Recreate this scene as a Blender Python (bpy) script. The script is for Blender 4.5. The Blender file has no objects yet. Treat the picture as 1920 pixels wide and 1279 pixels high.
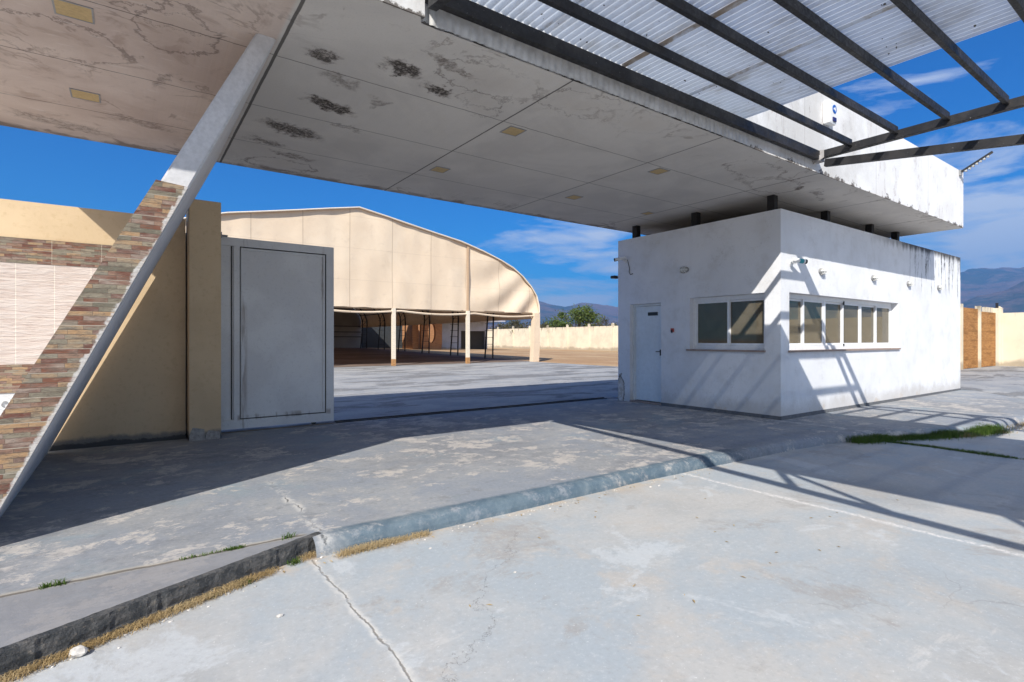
import bpy, bmesh, math, random
from mathutils import Vector, Matrix, noise as mnoise
R = math.radians
random.seed(7)
scene = bpy.context.scene
C = scene.collection
# ------------------------------------------------------------------ camera
cam_d = bpy.data.cameras.new('camera'); cam = bpy.data.objects.new('camera', cam_d); C.objects.link(cam)
cam.location = (0, 0, 1.3); cam.rotation_euler = (R(90), 0, R(-35.6))
cam_d.sensor_width = 36; cam_d.lens = 18.79; cam_d.shift_y = -0.0013
cam_d.clip_start = 0.05; cam_d.clip_end = 40000
scene.camera = cam
# ------------------------------------------------------------------ view
scene.view_settings.view_transform = 'Standard'; scene.view_settings.look = 'None'
scene.view_settings.exposure = 0.55; scene.view_settings.gamma = 1
# ------------------------------------------------------------------ world: sky and clouds
SUNV = Vector((-.98, -.80, 1)).normalized()
SUN_EL = math.asin(SUNV.z); SUN_AZ = math.atan2(SUNV.x, SUNV.y)
w = bpy.data.worlds.new('World'); scene.world = w; w.use_nodes = True
nt = w.node_tree; nt.nodes.clear()
def wn(t, **k):
    n = nt.nodes.new(t)
    for a, b in k.items(): setattr(n, a, b)
    return n
L = nt.links.new
sky = wn('ShaderNodeTexSky', sky_type='NISHITA', sun_disc=False, sun_elevation=SUN_EL, sun_rotation=SUN_AZ,
         altitude=1200, air_density=1.0, dust_density=0.3, ozone_density=3.0)
hs = wn('ShaderNodeHueSaturation'); hs.inputs['Saturation'].default_value = 1.45; hs.inputs['Value'].default_value = 1.0
tint = wn('ShaderNodeMix', data_type='RGBA', blend_type='MULTIPLY'); tint.inputs[0].default_value = 1
tint.inputs[7].default_value = (.0, .90, 1.22, 1)
L(sky.outputs[0], hs.inputs['Color']); L(hs.outputs[0], tint.inputs[6])
tc = wn('ShaderNodeTexCoord'); sep = wn('ShaderNodeSeparateXYZ'); L(tc.outputs['Generated'], sep.inputs[0])
def wm(op, a, b=None, c=None):
    n = wn('ShaderNodeMath', operation=op)
    for i, v in enumerate((a, b, c)):
        if v is None: continue
        if isinstance(v, (int, float)): n.inputs[i].default_value = v
        else: L(v, n.inputs[i])
    return n.outputs[0]
def wmr(v, a, b, c=0, d=1):
    n = wn('ShaderNodeMapRange', interpolation_type='SMOOTHSTEP')
    L(v, n.inputs[0])
    for i, q in enumerate((a, b, c, d)): n.inputs[i+1].default_value = q
    return n.outputs[0]
mp = wn('ShaderNodeMapping'); mp.inputs['Scale'].default_value = (2.2, 2.2, 11); L(tc.outputs['Generated'], mp.inputs[0])
n1 = wn('ShaderNodeTexNoise'); n1.inputs['Scale'].default_value = 1.7; n1.inputs['Detail'].default_value = 9; n1.inputs['Roughness'].default_value = .58
n1.inputs['Distortion'].default_value = .5
L(mp.outputs[0], n1.inputs['Vector'])
low = wmr(sep.outputs[2], .05, .34, 1, 0)                      # more cloud low down
vm = wn('ShaderNodeVectorMath', operation='DOT_PRODUCT'); vm.inputs[1].default_value = (.93, .36, .0); L(tc.outputs['Generated'], vm.inputs[0])
east = wmr(vm.outputs['Value'], .45, .98, 0, 1)
vb_ = wn('ShaderNodeVectorMath', operation='DOT_PRODUCT'); vb_.inputs[1].default_value = (-.582, -.813, .25); L(tc.outputs['Generated'], vb_.inputs[0])
rear = wmr(vb_.outputs['Value'], .05, .75, 0, 1)                # unseen cloud added behind the camera to neutralise the ambient light
thr = wm('SUBTRACT', wm('SUBTRACT', wm('SUBTRACT', .84, wm('MULTIPLY', low, .27)), wm('MULTIPLY', east, .25)), wm('MULTIPLY', rear, .6))
cl = wm('MULTIPLY', wm('SUBTRACT', n1.outputs[0], thr), 5.5)
cln = wn('ShaderNodeClamp'); L(cl, cln.inputs[0])
cf = wm('MULTIPLY', cln.outputs[0], .92)
mx = wn('ShaderNodeMix', data_type='RGBA'); L(cf, mx.inputs[0]); L(tint.outputs[2], mx.inputs[6]); mx.inputs[7].default_value = (7.6, 8.2, 9.2, 1)
bg = wn('ShaderNodeBackground'); bg.inputs[1].default_value = 0.074
wo = wn('ShaderNodeOutputWorld'); L(mx.outputs[2], bg.inputs[0]); L(bg.outputs[0], wo.inputs[0])
# ------------------------------------------------------------------ sun
sd = bpy.data.lights.new('sun', 'SUN'); sd.energy = 5.0; sd.angle = R(.5); sd.color = (1, .955, .88)
so = bpy.data.objects.new('sun', sd); C.objects.link(so)
so.rotation_euler = (-SUNV).to_track_quat('-Z', 'Y').to_euler(); so.location = (-20, -20, 30)

# ================================================================== material helper
class Mt:
    def __init__(s, name):
        s.m = bpy.data.materials.new(name); s.m.use_nodes = True; s.t = s.m.node_tree
        s.b = s.t.nodes['Principled BSDF']; s.out = s.t.nodes['Material Output']
        g = s.t.nodes.new('ShaderNodeNewGeometry'); s.P = g.outputs['Position']; s.Nn = g.outputs['Normal']
    def n(s, t, inp=None, out=0, **k):
        n = s.t.nodes.new(t)
        for a, b in k.items(): setattr(n, a, b)
        for a, b in (inp or {}).items(): s.set(n.inputs[a], b)
        return n.outputs[out]
    def set(s, sock, v):
        if isinstance(v, bpy.types.NodeSocket): s.t.links.new(v, sock)
        elif isinstance(v, tuple) and len(v) == 3 and sock.type == 'RGBA': sock.default_value = (*v, 1)
        else: sock.default_value = v
    def math(s, op, a, b=0, c=0, clamp=False):
        return s.n('ShaderNodeMath', {0: a, 1: b, 2: c}, operation=op, use_clamp=clamp)
    def noise(s, sc, detail=5, rough=.55, vec=None, dist=0, scale3=None):
        v = vec or s.P
        if scale3: v = s.n('ShaderNodeMapping', {'Vector': v, 'Scale': scale3})
        return s.n('ShaderNodeTexNoise', {'Vector': v, 'Scale': sc, 'Detail': detail, 'Roughness': rough, 'Distortion': dist})
    def ramp(s, v, a, b, c=0., d=1., smooth=True):
        return s.n('ShaderNodeMapRange', {0: v, 1: a, 2: b, 3: c, 4: d}, interpolation_type='SMOOTHSTEP' if smooth else 'LINEAR')
    def mix(s, f, a, b, mode='MIX'):
        n = s.t.nodes.new('ShaderNodeMix'); n.data_type = 'RGBA'; n.blend_type = mode
        s.set(n.inputs[0], f); s.set(n.inputs[6], a); s.set(n.inputs[7], b); return n.outputs[2]
    def cramp(s, v, stops, const=False):
        n = s.t.nodes.new('ShaderNodeValToRGB'); cr = n.color_ramp
        if const: cr.interpolation = 'CONSTANT'
        while len(cr.elements) < len(stops): cr.elements.new(.5)
        for e, (p, c) in zip(cr.elements, stops): e.position = p; e.color = (*c, 1)
        s.set(n.inputs[0], v); return n.outputs[0]
    def xyz(s, v=None):
        n = s.t.nodes.new('ShaderNodeSeparateXYZ'); s.set(n.inputs[0], v or s.P); return n.outputs
    def comb(s, x, y, z=0.):
        return s.n('ShaderNodeCombineXYZ', {0: x, 1: y, 2: z})
    def line(s, co, c, wid, soft=.004):            # 1 on the line co==c
        return s.ramp(s.math('ABSOLUTE', s.math('SUBTRACT', co, c)), wid, wid + soft, 1, 0)
    def blob(s, cx, cy, rx, ry, X, Y, ang=0):       # soft 1 inside
        dx = s.math('SUBTRACT', X, cx); dy = s.math('SUBTRACT', Y, cy)
        if ang:
            ca, sa = math.cos(ang), math.sin(ang)
            dx2 = s.math('ADD', s.math('MULTIPLY', dx, ca), s.math('MULTIPLY', dy, sa))
            dy = s.math('SUBTRACT', s.math('MULTIPLY', dy, ca), s.math('MULTIPLY', dx, sa)); dx = dx2
        dx = s.math('DIVIDE', dx, rx); dy = s.math('DIVIDE', dy, ry)
        return s.math('SQRT', s.math('ADD', s.math('MULTIPLY', dx, dx), s.math('MULTIPLY', dy, dy)))
    def bump(s, h, strength=.3, dist=.01, prev=None):
        i = {'Height': h, 'Strength': strength, 'Distance': dist}
        if prev: i['Normal'] = prev
        return s.n('ShaderNodeBump', i)
    def fin(s, col, rough=.7, normal=None, metal=0., spec=.35):
        s.set(s.b.inputs['Base Color'], col); s.set(s.b.inputs['Roughness'], rough)
        s.set(s.b.inputs['Metallic'], metal); s.b.inputs['Specular IOR Level'].default_value = spec
        if normal: s.set(s.b.inputs['Normal'], normal)
        return s.m
def plain(name, col, rough=.5, metal=0., var=.12, sc=18, spec=.4):
    m = Mt(name); f = m.noise(sc, 6, .6); f2 = m.noise(sc*.13, 3)
    c = m.mix(m.ramp(f, .3, .75), tuple(v*(1+var) for v in col), tuple(v*(1-var) for v in col))
    c = m.mix(m.ramp(f2, .4, .7, 0, .35), c, tuple(v*.8 for v in col))
    return m.fin(c, rough, m.bump(f, .12, .004), metal, spec)

# ------------------------------------------------------------------ ground materials
def mat_road():
    m = Mt('worn_blue_road_concrete'); X, Y, Z = m.xyz()
    a = m.noise(.55, 9, .68, dist=.4); b = m.noise(1.5, 10, .74, dist=.3); c = m.noise(28, 7, .76); d = m.noise(5, 8, .76)
    e = m.noise(.33, 5, .6, vec=m.n('ShaderNodeMapping', {'Vector': m.P, 'Location': (7., 3., 0.)}))
    col = m.mix(m.ramp(a, .40, .60), (.37, .405, .43), (.46, .45, .43))
    col = m.mix(m.ramp(b, .52, .66, 0, .75), col, (.47, .43, .385))
    col = m.mix(m.ramp(b, .40, .30, 0, .55), col, (.34, .39, .42))
    col = m.mix(m.ramp(e, .52, .66, 0, .6), col, (.32, .32, .315))
    q1 = m.noise(.9, 9, .72, vec=m.n('ShaderNodeMapping', {'Vector': m.P, 'Location': (11., 4., 0.)}), dist=.5)
    col = m.mix(m.math('MULTIPLY', m.ramp(q1, .545, .60), m.ramp(d, .40, .60, .25, .75)), col, (.335, .315, .295))
    col = m.mix(m.math('MULTIPLY', m.ramp(q1, .42, .37), .6), col, (.53, .55, .56))
    sc_ = m.noise(3.2, 8, .75, scale3=(.35, 1.6, 1)); col = m.mix(m.ramp(sc_, .60, .68, 0, .4), col, (.60, .575, .54))
    # darker dirty spots with a broken outline
    col = m.mix(m.math('MULTIPLY', m.ramp(d, .60, .72), m.ramp(a, .52, .62, 0, .55)), col, (.22, .20, .19))
    col = m.mix(m.ramp(c, .50, .70, 0, .33), col, (.27, .27, .27)); col = m.mix(m.ramp(c, .46, .36, 0, .25), col, (.62, .62, .61)); col = m.mix(m.ramp(d, .50, .70, 0, .35), col, (.36, .35, .34))
    col = m.mix(m.ramp(m.noise(70, 3, .6), .66, .74, 0, .6), col, (.74, .74, .72))
    wob = m.math('ADD', m.math('MULTIPLY', m.math('SUBTRACT', m.noise(2.2, 6, .6), .5), .16), m.math('MULTIPLY', m.math('SUBTRACT', m.noise(14, 5, .6), .5), .03))
    U = m.math('ADD', X, wob)
    deep = None
    for cx, wd in ((.96, .0025), (8.55, .008)):
        edge = m.math('MULTIPLY', m.line(U, cx, wd*3, .035), m.ramp(d, .35, .6))
        col = m.mix(m.math('MULTIPLY', edge, .8), col, (.66, .63, .58))
        k = m.math('MULTIPLY', m.line(U, cx, wd, .006), m.ramp(d, .36, .5, .35, 1)); col = m.mix(m.math('MULTIPLY', k, .75), col, (.17, .15, .13))
        deep = k if deep is None else m.math('MAXIMUM', deep, k)
    edge = m.math('MULTIPLY', m.line(m.math('ADD', U, m.math('MULTIPLY', m.math('SUBTRACT', d, .5), .10)), 4.74, .002, .045), m.ramp(c, .40, .56)); col = m.mix(m.math('MULTIPLY', edge, .85), col, (.72, .69, .66))
    # wandering crack from lower joint towards the middle
    cy = m.math('ADD', m.math('MULTIPLY', X, .92), m.math('MULTIPLY', m.math('SUBTRACT', m.noise(1.8, 7, .7), .5), .9))
    q = m.math('SUBTRACT', Y, m.math('ADD', cy, 1.0-.02))
    k = m.math('MULTIPLY', m.line(q, 0, .001, .004), m.math('MULTIPLY', m.ramp(X, .9, 1.1), m.ramp(X, 2.6, 2.2)))
    k = m.math('MULTIPLY', k, m.ramp(d, .3, .45))
    col = m.mix(m.math('MULTIPLY', k, .7), col, (.16, .15, .14)); deep = m.math('MAXIMUM', deep, k)
    # hairline crazing
    vo = m.n('ShaderNodeTexVoronoi', {'Vector': m.n('ShaderNodeMapping', {'Vector': m.n('ShaderNodeVectorMath', {0: m.P, 1: m.n('ShaderNodeVectorMath', {0: m.n('ShaderNodeTexNoise', {'Vector': m.P, 'Scale': 2.5, 'Detail': 5.}, out=1), 3: .45}, operation='SCALE')}, operation='ADD')}), 'Scale': .42}, feature='DISTANCE_TO_EDGE')
    hz = m.math('MULTIPLY', m.ramp(vo, .0008, .003, 1, 0), m.ramp(e, .5, .6))
    col = m.mix(m.math('MULTIPLY', hz, .35), col, (.22, .21, .2))
    # earth and dust gathered against the kerb
    kb = m.math('MULTIPLY', m.ramp(Y, 3.36, 3.55), m.ramp(m.noise(3.1, 6, .7), .42, .58)); kb = m.math('MULTIPLY', kb, m.ramp(X, 6.5, 5.5))
    col = m.mix(m.math('MULTIPLY', kb, .7), col, (.50, .40, .30))
    h = m.math('SUBTRACT', m.math('ADD', m.math('MULTIPLY', c, .5), d), m.math('MULTIPLY', deep, 1.5))
    return m.fin(col, .82, m.bump(h, .35, .006), spec=.25)
def mat_pave(front=True):
    m = Mt('worn_painted_pavement_concrete' if front else 'stained_yard_concrete'); X, Y, Z = m.xyz()
    a = m.noise(.9, 9, .72, dist=.3, scale3=(1, 1.1, 1)); b = m.noise(1.9, 10, .78, dist=.2, scale3=(1., 1.15, 1)); c = m.noise(30, 7, .75); d = m.noise(6, 8, .76)
    if front:
        col = m.mix(m.ramp(a, .42, .58), (.255, .275, .305), (.315, .32, .325))
        big = m.noise(.42, 5, .6, dist=.4); big2 = m.noise(.7, 6, .65, vec=m.n('ShaderNodeMapping', {'Vector': m.P, 'Location': (3.3, 8.1, 0.)}))
        col = m.mix(m.ramp(big, .42, .60, 0, .75), col, m.mix(m.ramp(d, .4, .6), (.20, .205, .215), (.27, .27, .275)))
        col = m.mix(m.ramp(big2, .55, .64, 0, .7), col, (.235, .285, .315))
        col = m.mix(m.ramp(b, .42, .33, 0, .6), col, (.22, .25, .265))
        col = m.mix(m.math('MULTIPLY', m.ramp(m.math('ADD', b, m.math('MULTIPLY', m.math('SUBTRACT', big, .5), .35)), .535, .58), .85), col, m.mix(m.ramp(d, .4, .6), (.42, .395, .37), (.54, .49, .44)))
        col = m.mix(m.math('MULTIPLY', m.math('MULTIPLY', m.ramp(d, .55, .62), m.ramp(a, .46, .60)), .7), col, (.46, .425, .39))
        col = m.mix(m.ramp(d, .46, .34, 0, .6), col, (.19, .195, .205))
    else:
        sx = m.noise(.55, 8, .68, scale3=(.5, 1.5, 1), dist=.6)
        col = m.mix(m.ramp(a, .42, .58), (.30, .31, .32), (.39, .385, .375))
        col = m.mix(m.ramp(sx, .49, .56, 0, .85), col, (.17, .17, .17))
        col = m.mix(m.ramp(sx, .66, .72, 0, .7), col, (.07, .07, .075))
        col = m.mix(m.math('MULTIPLY', m.ramp(d, .54, .64), .6), col, (.45, .43, .41))
    col = m.mix(m.ramp(c, .50, .70, 0, .38), col, (.15, .15, .155)); col = m.mix(m.ramp(c, .46, .34, 0, .30), col, (.48, .46, .44))
    col = m.mix(m.ramp(m.noise(60, 3, .6), .66, .74, 0, .5), col, (.6, .58, .55))
    wob = m.math('ADD', m.math('MULTIPLY', m.math('SUBTRACT', m.noise(2.2, 6, .6), .5), .22), m.math('MULTIPLY', m.math('SUBTRACT', m.noise(16, 5, .6), .5), .05))
    U = m.math('ADD', X, wob); V = m.math('ADD', Y, wob); deep = m.math('MULTIPLY', 0, 0)
    if front:
        for cx in (1.06, 4.9, 8.5, 12.4, 16.2):
            lim = m.ramp(Y, 5.5, 4.9)
            edge = m.math('MULTIPLY', m.math('MULTIPLY', m.line(U, cx, .012, .05), lim), m.ramp(d, .44, .56)); col = m.mix(m.math('MULTIPLY', edge, .8), col, (.54, .52, .49))
            k = m.math('MULTIPLY', m.math('MULTIPLY', m.line(U, cx, .002, .008), lim), m.ramp(d, .50, .56)); col = m.mix(m.math('MULTIPLY', k, .8), col, (.08, .08, .08)); deep = m.math('MAXIMUM', deep, k)
        sj = m.math('MULTIPLY', m.line(m.math('ADD', Y, m.math('MULTIPLY', wob, .35)), 3.705, .007, .012), m.ramp(X, 1.0, .9))
        col = m.mix(m.math('MULTIPLY', m.math('MULTIPLY', m.line(m.math('ADD', Y, m.math('MULTIPLY', wob, .35)), 3.705, .02, .03), m.ramp(X, 1.0, .9)), .6), col, (.42, .38, .31))
        col = m.mix(m.math('MULTIPLY', sj, .8), col, (.12, .10, .08)); deep = m.math('MAXIMUM', deep, sj)
        # cement strip in front of the seam, bare and darker
        st = m.math('MULTIPLY', m.ramp(Y, 3.70, 3.68), m.ramp(X, 1.0, .9)); col = m.mix(m.math('MULTIPLY', st, .75), col, m.mix(m.ramp(d, .35, .65), (.27, .265, .27), (.20, .20, .21)))
        # blue paint left on the rounded lip
        bl = m.math('MULTIPLY', m.ramp(m.math('ADD', Y, m.math('MULTIPLY', wob, .6)), 3.725, 3.665), m.math('MULTIPLY', m.ramp(X, .9, 1.3), m.ramp(X, 6.2, 5.2)))
        col = m.mix(m.math('MULTIPLY', bl, m.ramp(d, .68, .5, .15, .85)), col, m.mix(m.ramp(b, .4, .6), (.05, .095, .135), (.115, .165, .20)))
    h = m.math('SUBTRACT', m.math('ADD', m.math('MULTIPLY', c, .5), d), m.math('MULTIPLY', deep, 1.2))
    return m.fin(col, .85, m.bump(h, .45, .008), spec=.25)
def mat_dirt():
    m = Mt('dry_brown_earth'); a = m.noise(.25, 8, .65, scale3=(1, .6, 1)); b = m.noise(3, 7, .7); c = m.noise(.02, 5)
    col = m.mix(m.ramp(a, .4, .62), (.40, .25, .14), (.50, .35, .21)); col = m.mix(m.ramp(b, .5, .7, 0, .5), col, (.25, .19, .10))
    col = m.mix(m.ramp(c, .5, .65, 0, .4), col, (.26, .21, .12))
    return m.fin(col, .95, m.bump(b, .5, .03), spec=.1)
def mat_court():
    m = Mt('red_brown_court_floor'); a = m.noise(.35, 6, .6); b = m.noise(4, 6, .7)
    col = m.mix(m.ramp(a, .4, .6), (.16, .11, .085), (.22, .17, .14)); col = m.mix(m.ramp(b, .5, .7, 0, .5), col, (.11, .10, .09))
    return m.fin(col, .9, spec=.15)
def mat_kerb():
    m = Mt('rough_dark_kerb_concrete'); a = m.noise(9, 8, .75, scale3=(1, 1, 1.5)); b = m.noise(40, 5, .7)
    col = m.mix(m.ramp(a, .38, .66), (.07, .075, .08), (.17, .165, .16)); col = m.mix(m.ramp(b, .55, .7, 0, .6), col, (.28, .24, .20))
    return m.fin(col, .95, m.bump(m.math('ADD', a, b), 1.0, .03), spec=.15)
# ------------------------------------------------------------------ wall materials
def mat_booth():
    m = Mt('white_booth_plaster'); X, Y, Z = m.xyz()
    a = m.noise(1.1, 7, .6); c = m.noise(45, 5, .7); g = m.noise(11, 6, .65)
    col = m.mix(m.ramp(a, .35, .65), (.80, .81, .83), (.73, .74, .76))
    # vertical roller and rain streaks
    st = m.noise(5, 6, .65, vec=m.comb(m.math('ADD', X, Y), m.math('MULTIPLY', Z, .08), 0.))
    col = m.mix(m.ramp(st, .52, .72, 0, .25), col, (.60, .61, .62))
    gr = m.noise(2.2, 8, .72); col = m.mix(m.ramp(gr, .50, .68, 0, .35), col, (.60, .585, .56))
    sp_ = m.math('MULTIPLY', m.ramp(m.math('SUBTRACT', Z, m.math('MULTIPLY', gr, .5)), .12, -.15), .55); col = m.mix(sp_, col, (.47, .44, .41))
    hc = m.line(m.noise(1.3, 6, .6), .5, .0004, .0022); col = m.mix(m.math('MULTIPLY', m.math('MULTIPLY', hc, m.ramp(g, .4, .5)), .35), col, (.35, .34, .33))
    # black mould under the roof edge beyond the canopy
    st2 = m.noise(7.5, 7, .7, vec=m.comb(X, m.math('MULTIPLY', Z, .10), Y))
    reach = m.math('ADD', m.math('SUBTRACT', Z, 3.42), m.math('MULTIPLY', m.ramp(st2, .40, .72), 1.9))
    env = m.math('MULTIPLY', m.ramp(X, 13.6, 14.9), m.ramp(Y, 4.9, 4.6))
    mold = m.math('MULTIPLY', m.ramp(reach, .05, .95, 0, 1), env)
    mold = m.math('MULTIPLY', mold, m.ramp(m.noise(9, 6, .8), .36, .62, .25, 1))
    top = m.math('MULTIPLY', m.ramp(m.math('ADD', Z, m.math('MULTIPLY', m.math('SUBTRACT', st2, .5), .5)), 3.22, 3.40), m.ramp(X, 11.5, 14.5))
    mold = m.math('MAXIMUM', mold, m.math('MULTIPLY', top, .95)); col = m.mix(mold, col, (.045, .045, .05))
    # flaking and damp at the foot
    foot = m.math('MULTIPLY', m.ramp(m.math('SUBTRACT', Z, m.math('MULTIPLY', m.math('SUBTRACT', g, .35), .55)), .05, .0), m.ramp(m.noise(2.1, 4), .52, .60))
    col = m.mix(m.math('MULTIPLY', foot, .7), col, (.56, .50, .44))
    chip = m.blob(7.95, .22, .10, .28, Y, Z); chip = m.math('ADD', chip, m.math('MULTIPLY', m.math('SUBTRACT', g, .5), 1.4))
    col = m.mix(m.math('MULTIPLY', m.ramp(chip, 1.0, .88), m.ramp(X, 8.7, 8.6)), col, m.mix(m.ramp(g, .4, .6), (.50, .44, .38), (.68, .64, .62)))
    rim = m.math('MULTIPLY', m.math('MULTIPLY', m.ramp(chip, 1.22, 1.08), m.ramp(chip, .88, .98)), m.ramp(X, 8.7, 8.6)); col = m.mix(rim, col, (.20, .17, .15))
    bb_ = m.bump(m.noise(1.6, 3, .5), .35, .03)
    return m.fin(col, .8, m.bump(m.math('ADD', m.math('MULTIPLY', c, .6), g), .4, .007, bb_), spec=.25)
def mat_fascia():
    m = Mt('peeling_white_fascia_paint'); X, Y, Z = m.xyz(); a = m.noise(1.3, 7, .65); g = m.noise(10, 6, .7)
    col = m.mix(m.ramp(a, .38, .65), (.80, .80, .80), (.72, .71, .70))
    v1 = m.noise(1.5, 6, .65, vec=m.comb(m.math('MULTIPLY', X, 1.6), m.math('MULTIPLY', Z, .32), 0.), dist=.5)
    crack = m.line(v1, .5, .001, .006); crack = m.math('MULTIPLY', crack, m.ramp(a, .46, .56))
    col = m.mix(m.math('MULTIPLY', crack, .5), col, (.28, .18, .17))
    v2 = m.noise(6, 7, .7, vec=m.comb(X, m.math('MULTIPLY', Z, .12), 0.))
    dirty = m.math('MULTIPLY', m.ramp(v2, .5, .7), m.math('MULTIPLY', m.ramp(Z, 4.1, 4.9), m.ramp(X, 12, 9))); col = m.mix(m.math('MULTIPLY', m.math('MULTIPLY', m.ramp(X, 11, 8.8), m.ramp(m.noise(1.1, 6, .7), .35, .6)), .7), col, (.52, .51, .49)); col = m.mix(m.math('MULTIPLY', dirty, .6), col, (.58, .55, .51))
    fl = m.math('MULTIPLY', m.ramp(m.noise(3.5, 6, .65, scale3=(1.8, 1, .8)), .67, .68), m.ramp(a, .45, .55)); col = m.mix(fl, col, (.33, .30, .28))
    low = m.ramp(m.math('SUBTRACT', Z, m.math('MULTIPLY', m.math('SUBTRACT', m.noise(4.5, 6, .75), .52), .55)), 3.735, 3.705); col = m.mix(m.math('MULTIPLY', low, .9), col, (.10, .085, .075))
    for cx in (2.9, 5.3, 7.7, 10.1, 12.5):
        col = m.mix(m.math('MULTIPLY', m.line(m.math('ADD', X, m.math('MULTIPLY', g, .015)), cx, .004, .008), .55), col, (.35, .33, .32))
    return m.fin(col, .75, m.bump(m.math('SUBTRACT', g, m.math('MULTIPLY', crack, 1.5)), .4, .008), spec=.3)
def mat_soffit():
    m = Mt('stained_ceiling_board'); X, Y, Z = m.xyz()
    a = m.noise(.9, 7, .6, dist=.5); g = m.noise(9, 7, .7); c = m.noise(60, 4, .7); b = m.noise(2.6, 7, .65, dist=.8)
    left = m.ramp(X, .98, .94)
    col = m.mix(m.ramp(a, .38, .62), (.66, .615, .56), (.58, .54, .495))
    col = m.mix(m.math('MULTIPLY', left, .9), col, m.mix(m.ramp(a, .35, .65), (.66, .54, .46), (.54, .42, .35)))
    col = m.mix(m.ramp(c, .5, .75, 0, .22), col, (.32, .31, .295))
    # brown water marks on the left bay and along both long edges
    ring = m.line(m.noise(1.15, 6, .6, dist=1.2), .50, .004, .022)
    edge = m.math('MAXIMUM', m.ramp(Y, 7.3, 8.1), m.math('MAXIMUM', m.math('MULTIPLY', m.ramp(Y, 4.7, 3.9), .9), m.math('MULTIPLY', left, .85)))
    col = m.mix(m.math('MULTIPLY', m.math('MULTIPLY', m.math('MULTIPLY', ring, edge), m.ramp(m.noise(1.7, 4, .6), .50, .62)), .45), col, (.16, .11, .085))
    blot = m.math('MULTIPLY', m.math('MULTIPLY', m.ramp(b, .54, .66), edge), left); col = m.mix(m.math('MULTIPLY', blot, .4), col, (.26, .17, .13))
    er = m.math('MULTIPLY', m.ramp(m.math('ADD', Y, m.math('MULTIPLY', m.math('SUBTRACT', b, .5), .8)), 8.02, 8.18), .7); col = m.mix(er, col, (.15, .12, .10))
    # named mould patches: (x, y, rx, ry, strength)
    sp = [(1.98, 4.42, .22, .13, 1), (2.42, 4.60, .17, .10, 1), (2.33, 4.12, .35, .05, .6), (1.66, 5.55, .30, .13, 1), (1.52, 6.45, .38, .17, .9),
          (1.33, 4.62, .14, .13, .9), (1.60, 4.95, .25, .10, .5), (2.0, 6.0, .2, .05, .5), (1.35, 7.0, .25, .09, .7), (1.75, 7.35, .3, .08, .6), (2.05, 5.2, .10, .12, .5),
          (.25, 5.9, .05, .22, .5), (.1, 7.2, .35, .10, .45), (-.6, 7.75, .5, .15, .5), (8.6, 4.25, .14, .08, .8), (9.2, 4.2, .22, .06, .6), (7.6, 4.55, .35, .08, .35), (9.6, 4.35, .2, .05, .5)]
    wx = m.math('ADD', X, m.math('MULTIPLY', m.math('SUBTRACT', b, .5), .55)); wy = m.math('ADD', Y, m.math('MULTIPLY', m.math('SUBTRACT', g, .5), .45))
    tot = None
    for (x, y, rx, ry, s_) in sp:
        d = m.blob(x, y, rx, ry, wx, wy, .25); k = m.math('MULTIPLY', m.ramp(d, 1.2, .55), s_)
        tot = k if tot is None else m.math('MAXIMUM', tot, k)
    gm = m.ramp(m.math('ADD', m.noise(13, 8, .82), m.math('MULTIPLY', m.ramp(tot, .5, 1.), .10)), .42, .56); col = m.mix(m.math('MULTIPLY', tot, .45), col, (.26, .19, .16))
    gm = m.math('MULTIPLY', gm, m.ramp(m.noise(34, 6, .8), .40, .52, .35, 1)); col = m.mix(m.math('MULTIPLY', m.math('MULTIPLY', tot, gm), .93), col, (.04, .034, .028))
    # tide rings
    for (x, y, rx, ry) in [(2.75, 4.15, .55, .28), (3.7, 4.05, .5, .22), (4.6, 4.0, .42, .24), (2.85, 4.55, .22, .14), (3.0, 4.75, .16, .11), (7.2, 4.15, .55, .25), (4.2, 4.1, .16, .12), (8.2, 4.4, .5, .3), (.3, 4.9, .25, .4), (-.5, 5.6, .5, .35), (.25, 4.75, .3, .12), (1.7, 7.8, .45, .25)]:
        d = m.blob(x, y, rx, ry, wx, wy); k = m.math('MULTIPLY', m.line(d, 1., .015, .06), m.ramp(a, .38, .52, .2, 1)); col = m.mix(m.math('MULTIPLY', m.ramp(d, 1., .2), .10), col, (.40, .30, .22)); col = m.mix(m.math('MULTIPLY', k, .62), col, (.17, .13, .11))
    # board joints
    wv = m.math('MULTIPLY', m.math('SUBTRACT', m.noise(5, 4), .5), .012)
    j = None
    for cx, wd in ((1.0, .010), (3.34, .006), (5.72, .005), (8.1, .005), (10.5, .005), (12.9, .005)):
        k = m.line(m.math('ADD', X, wv), cx, wd, .006); j = k if j is None else m.math('MAXIMUM', j, k)
    for cy in (4.83, 5.97, 7.12):
        j = m.math('MAXIMUM', j, m.math('MULTIPLY', m.line(m.math('ADD', Y, wv), cy, .0035, .005), .8))
    col = m.mix(m.math('MULTIPLY', j, .85), col, (.06, .055, .05))
    # board faces bow between fixings
    sc = m.math('MULTIPLY', m.ramp(m.noise(7, 2, .5, scale3=(.5, 3, 1)), .62, .72), left); col = m.mix(m.math('MULTIPLY', sc, .3), col, (.74, .68, .63))
    return m.fin(col, .85, m.bump(m.math('SUBTRACT', m.math('MULTIPLY', g, .5), m.math('MULTIPLY', j, 2)), .35, .006), spec=.2)
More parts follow.
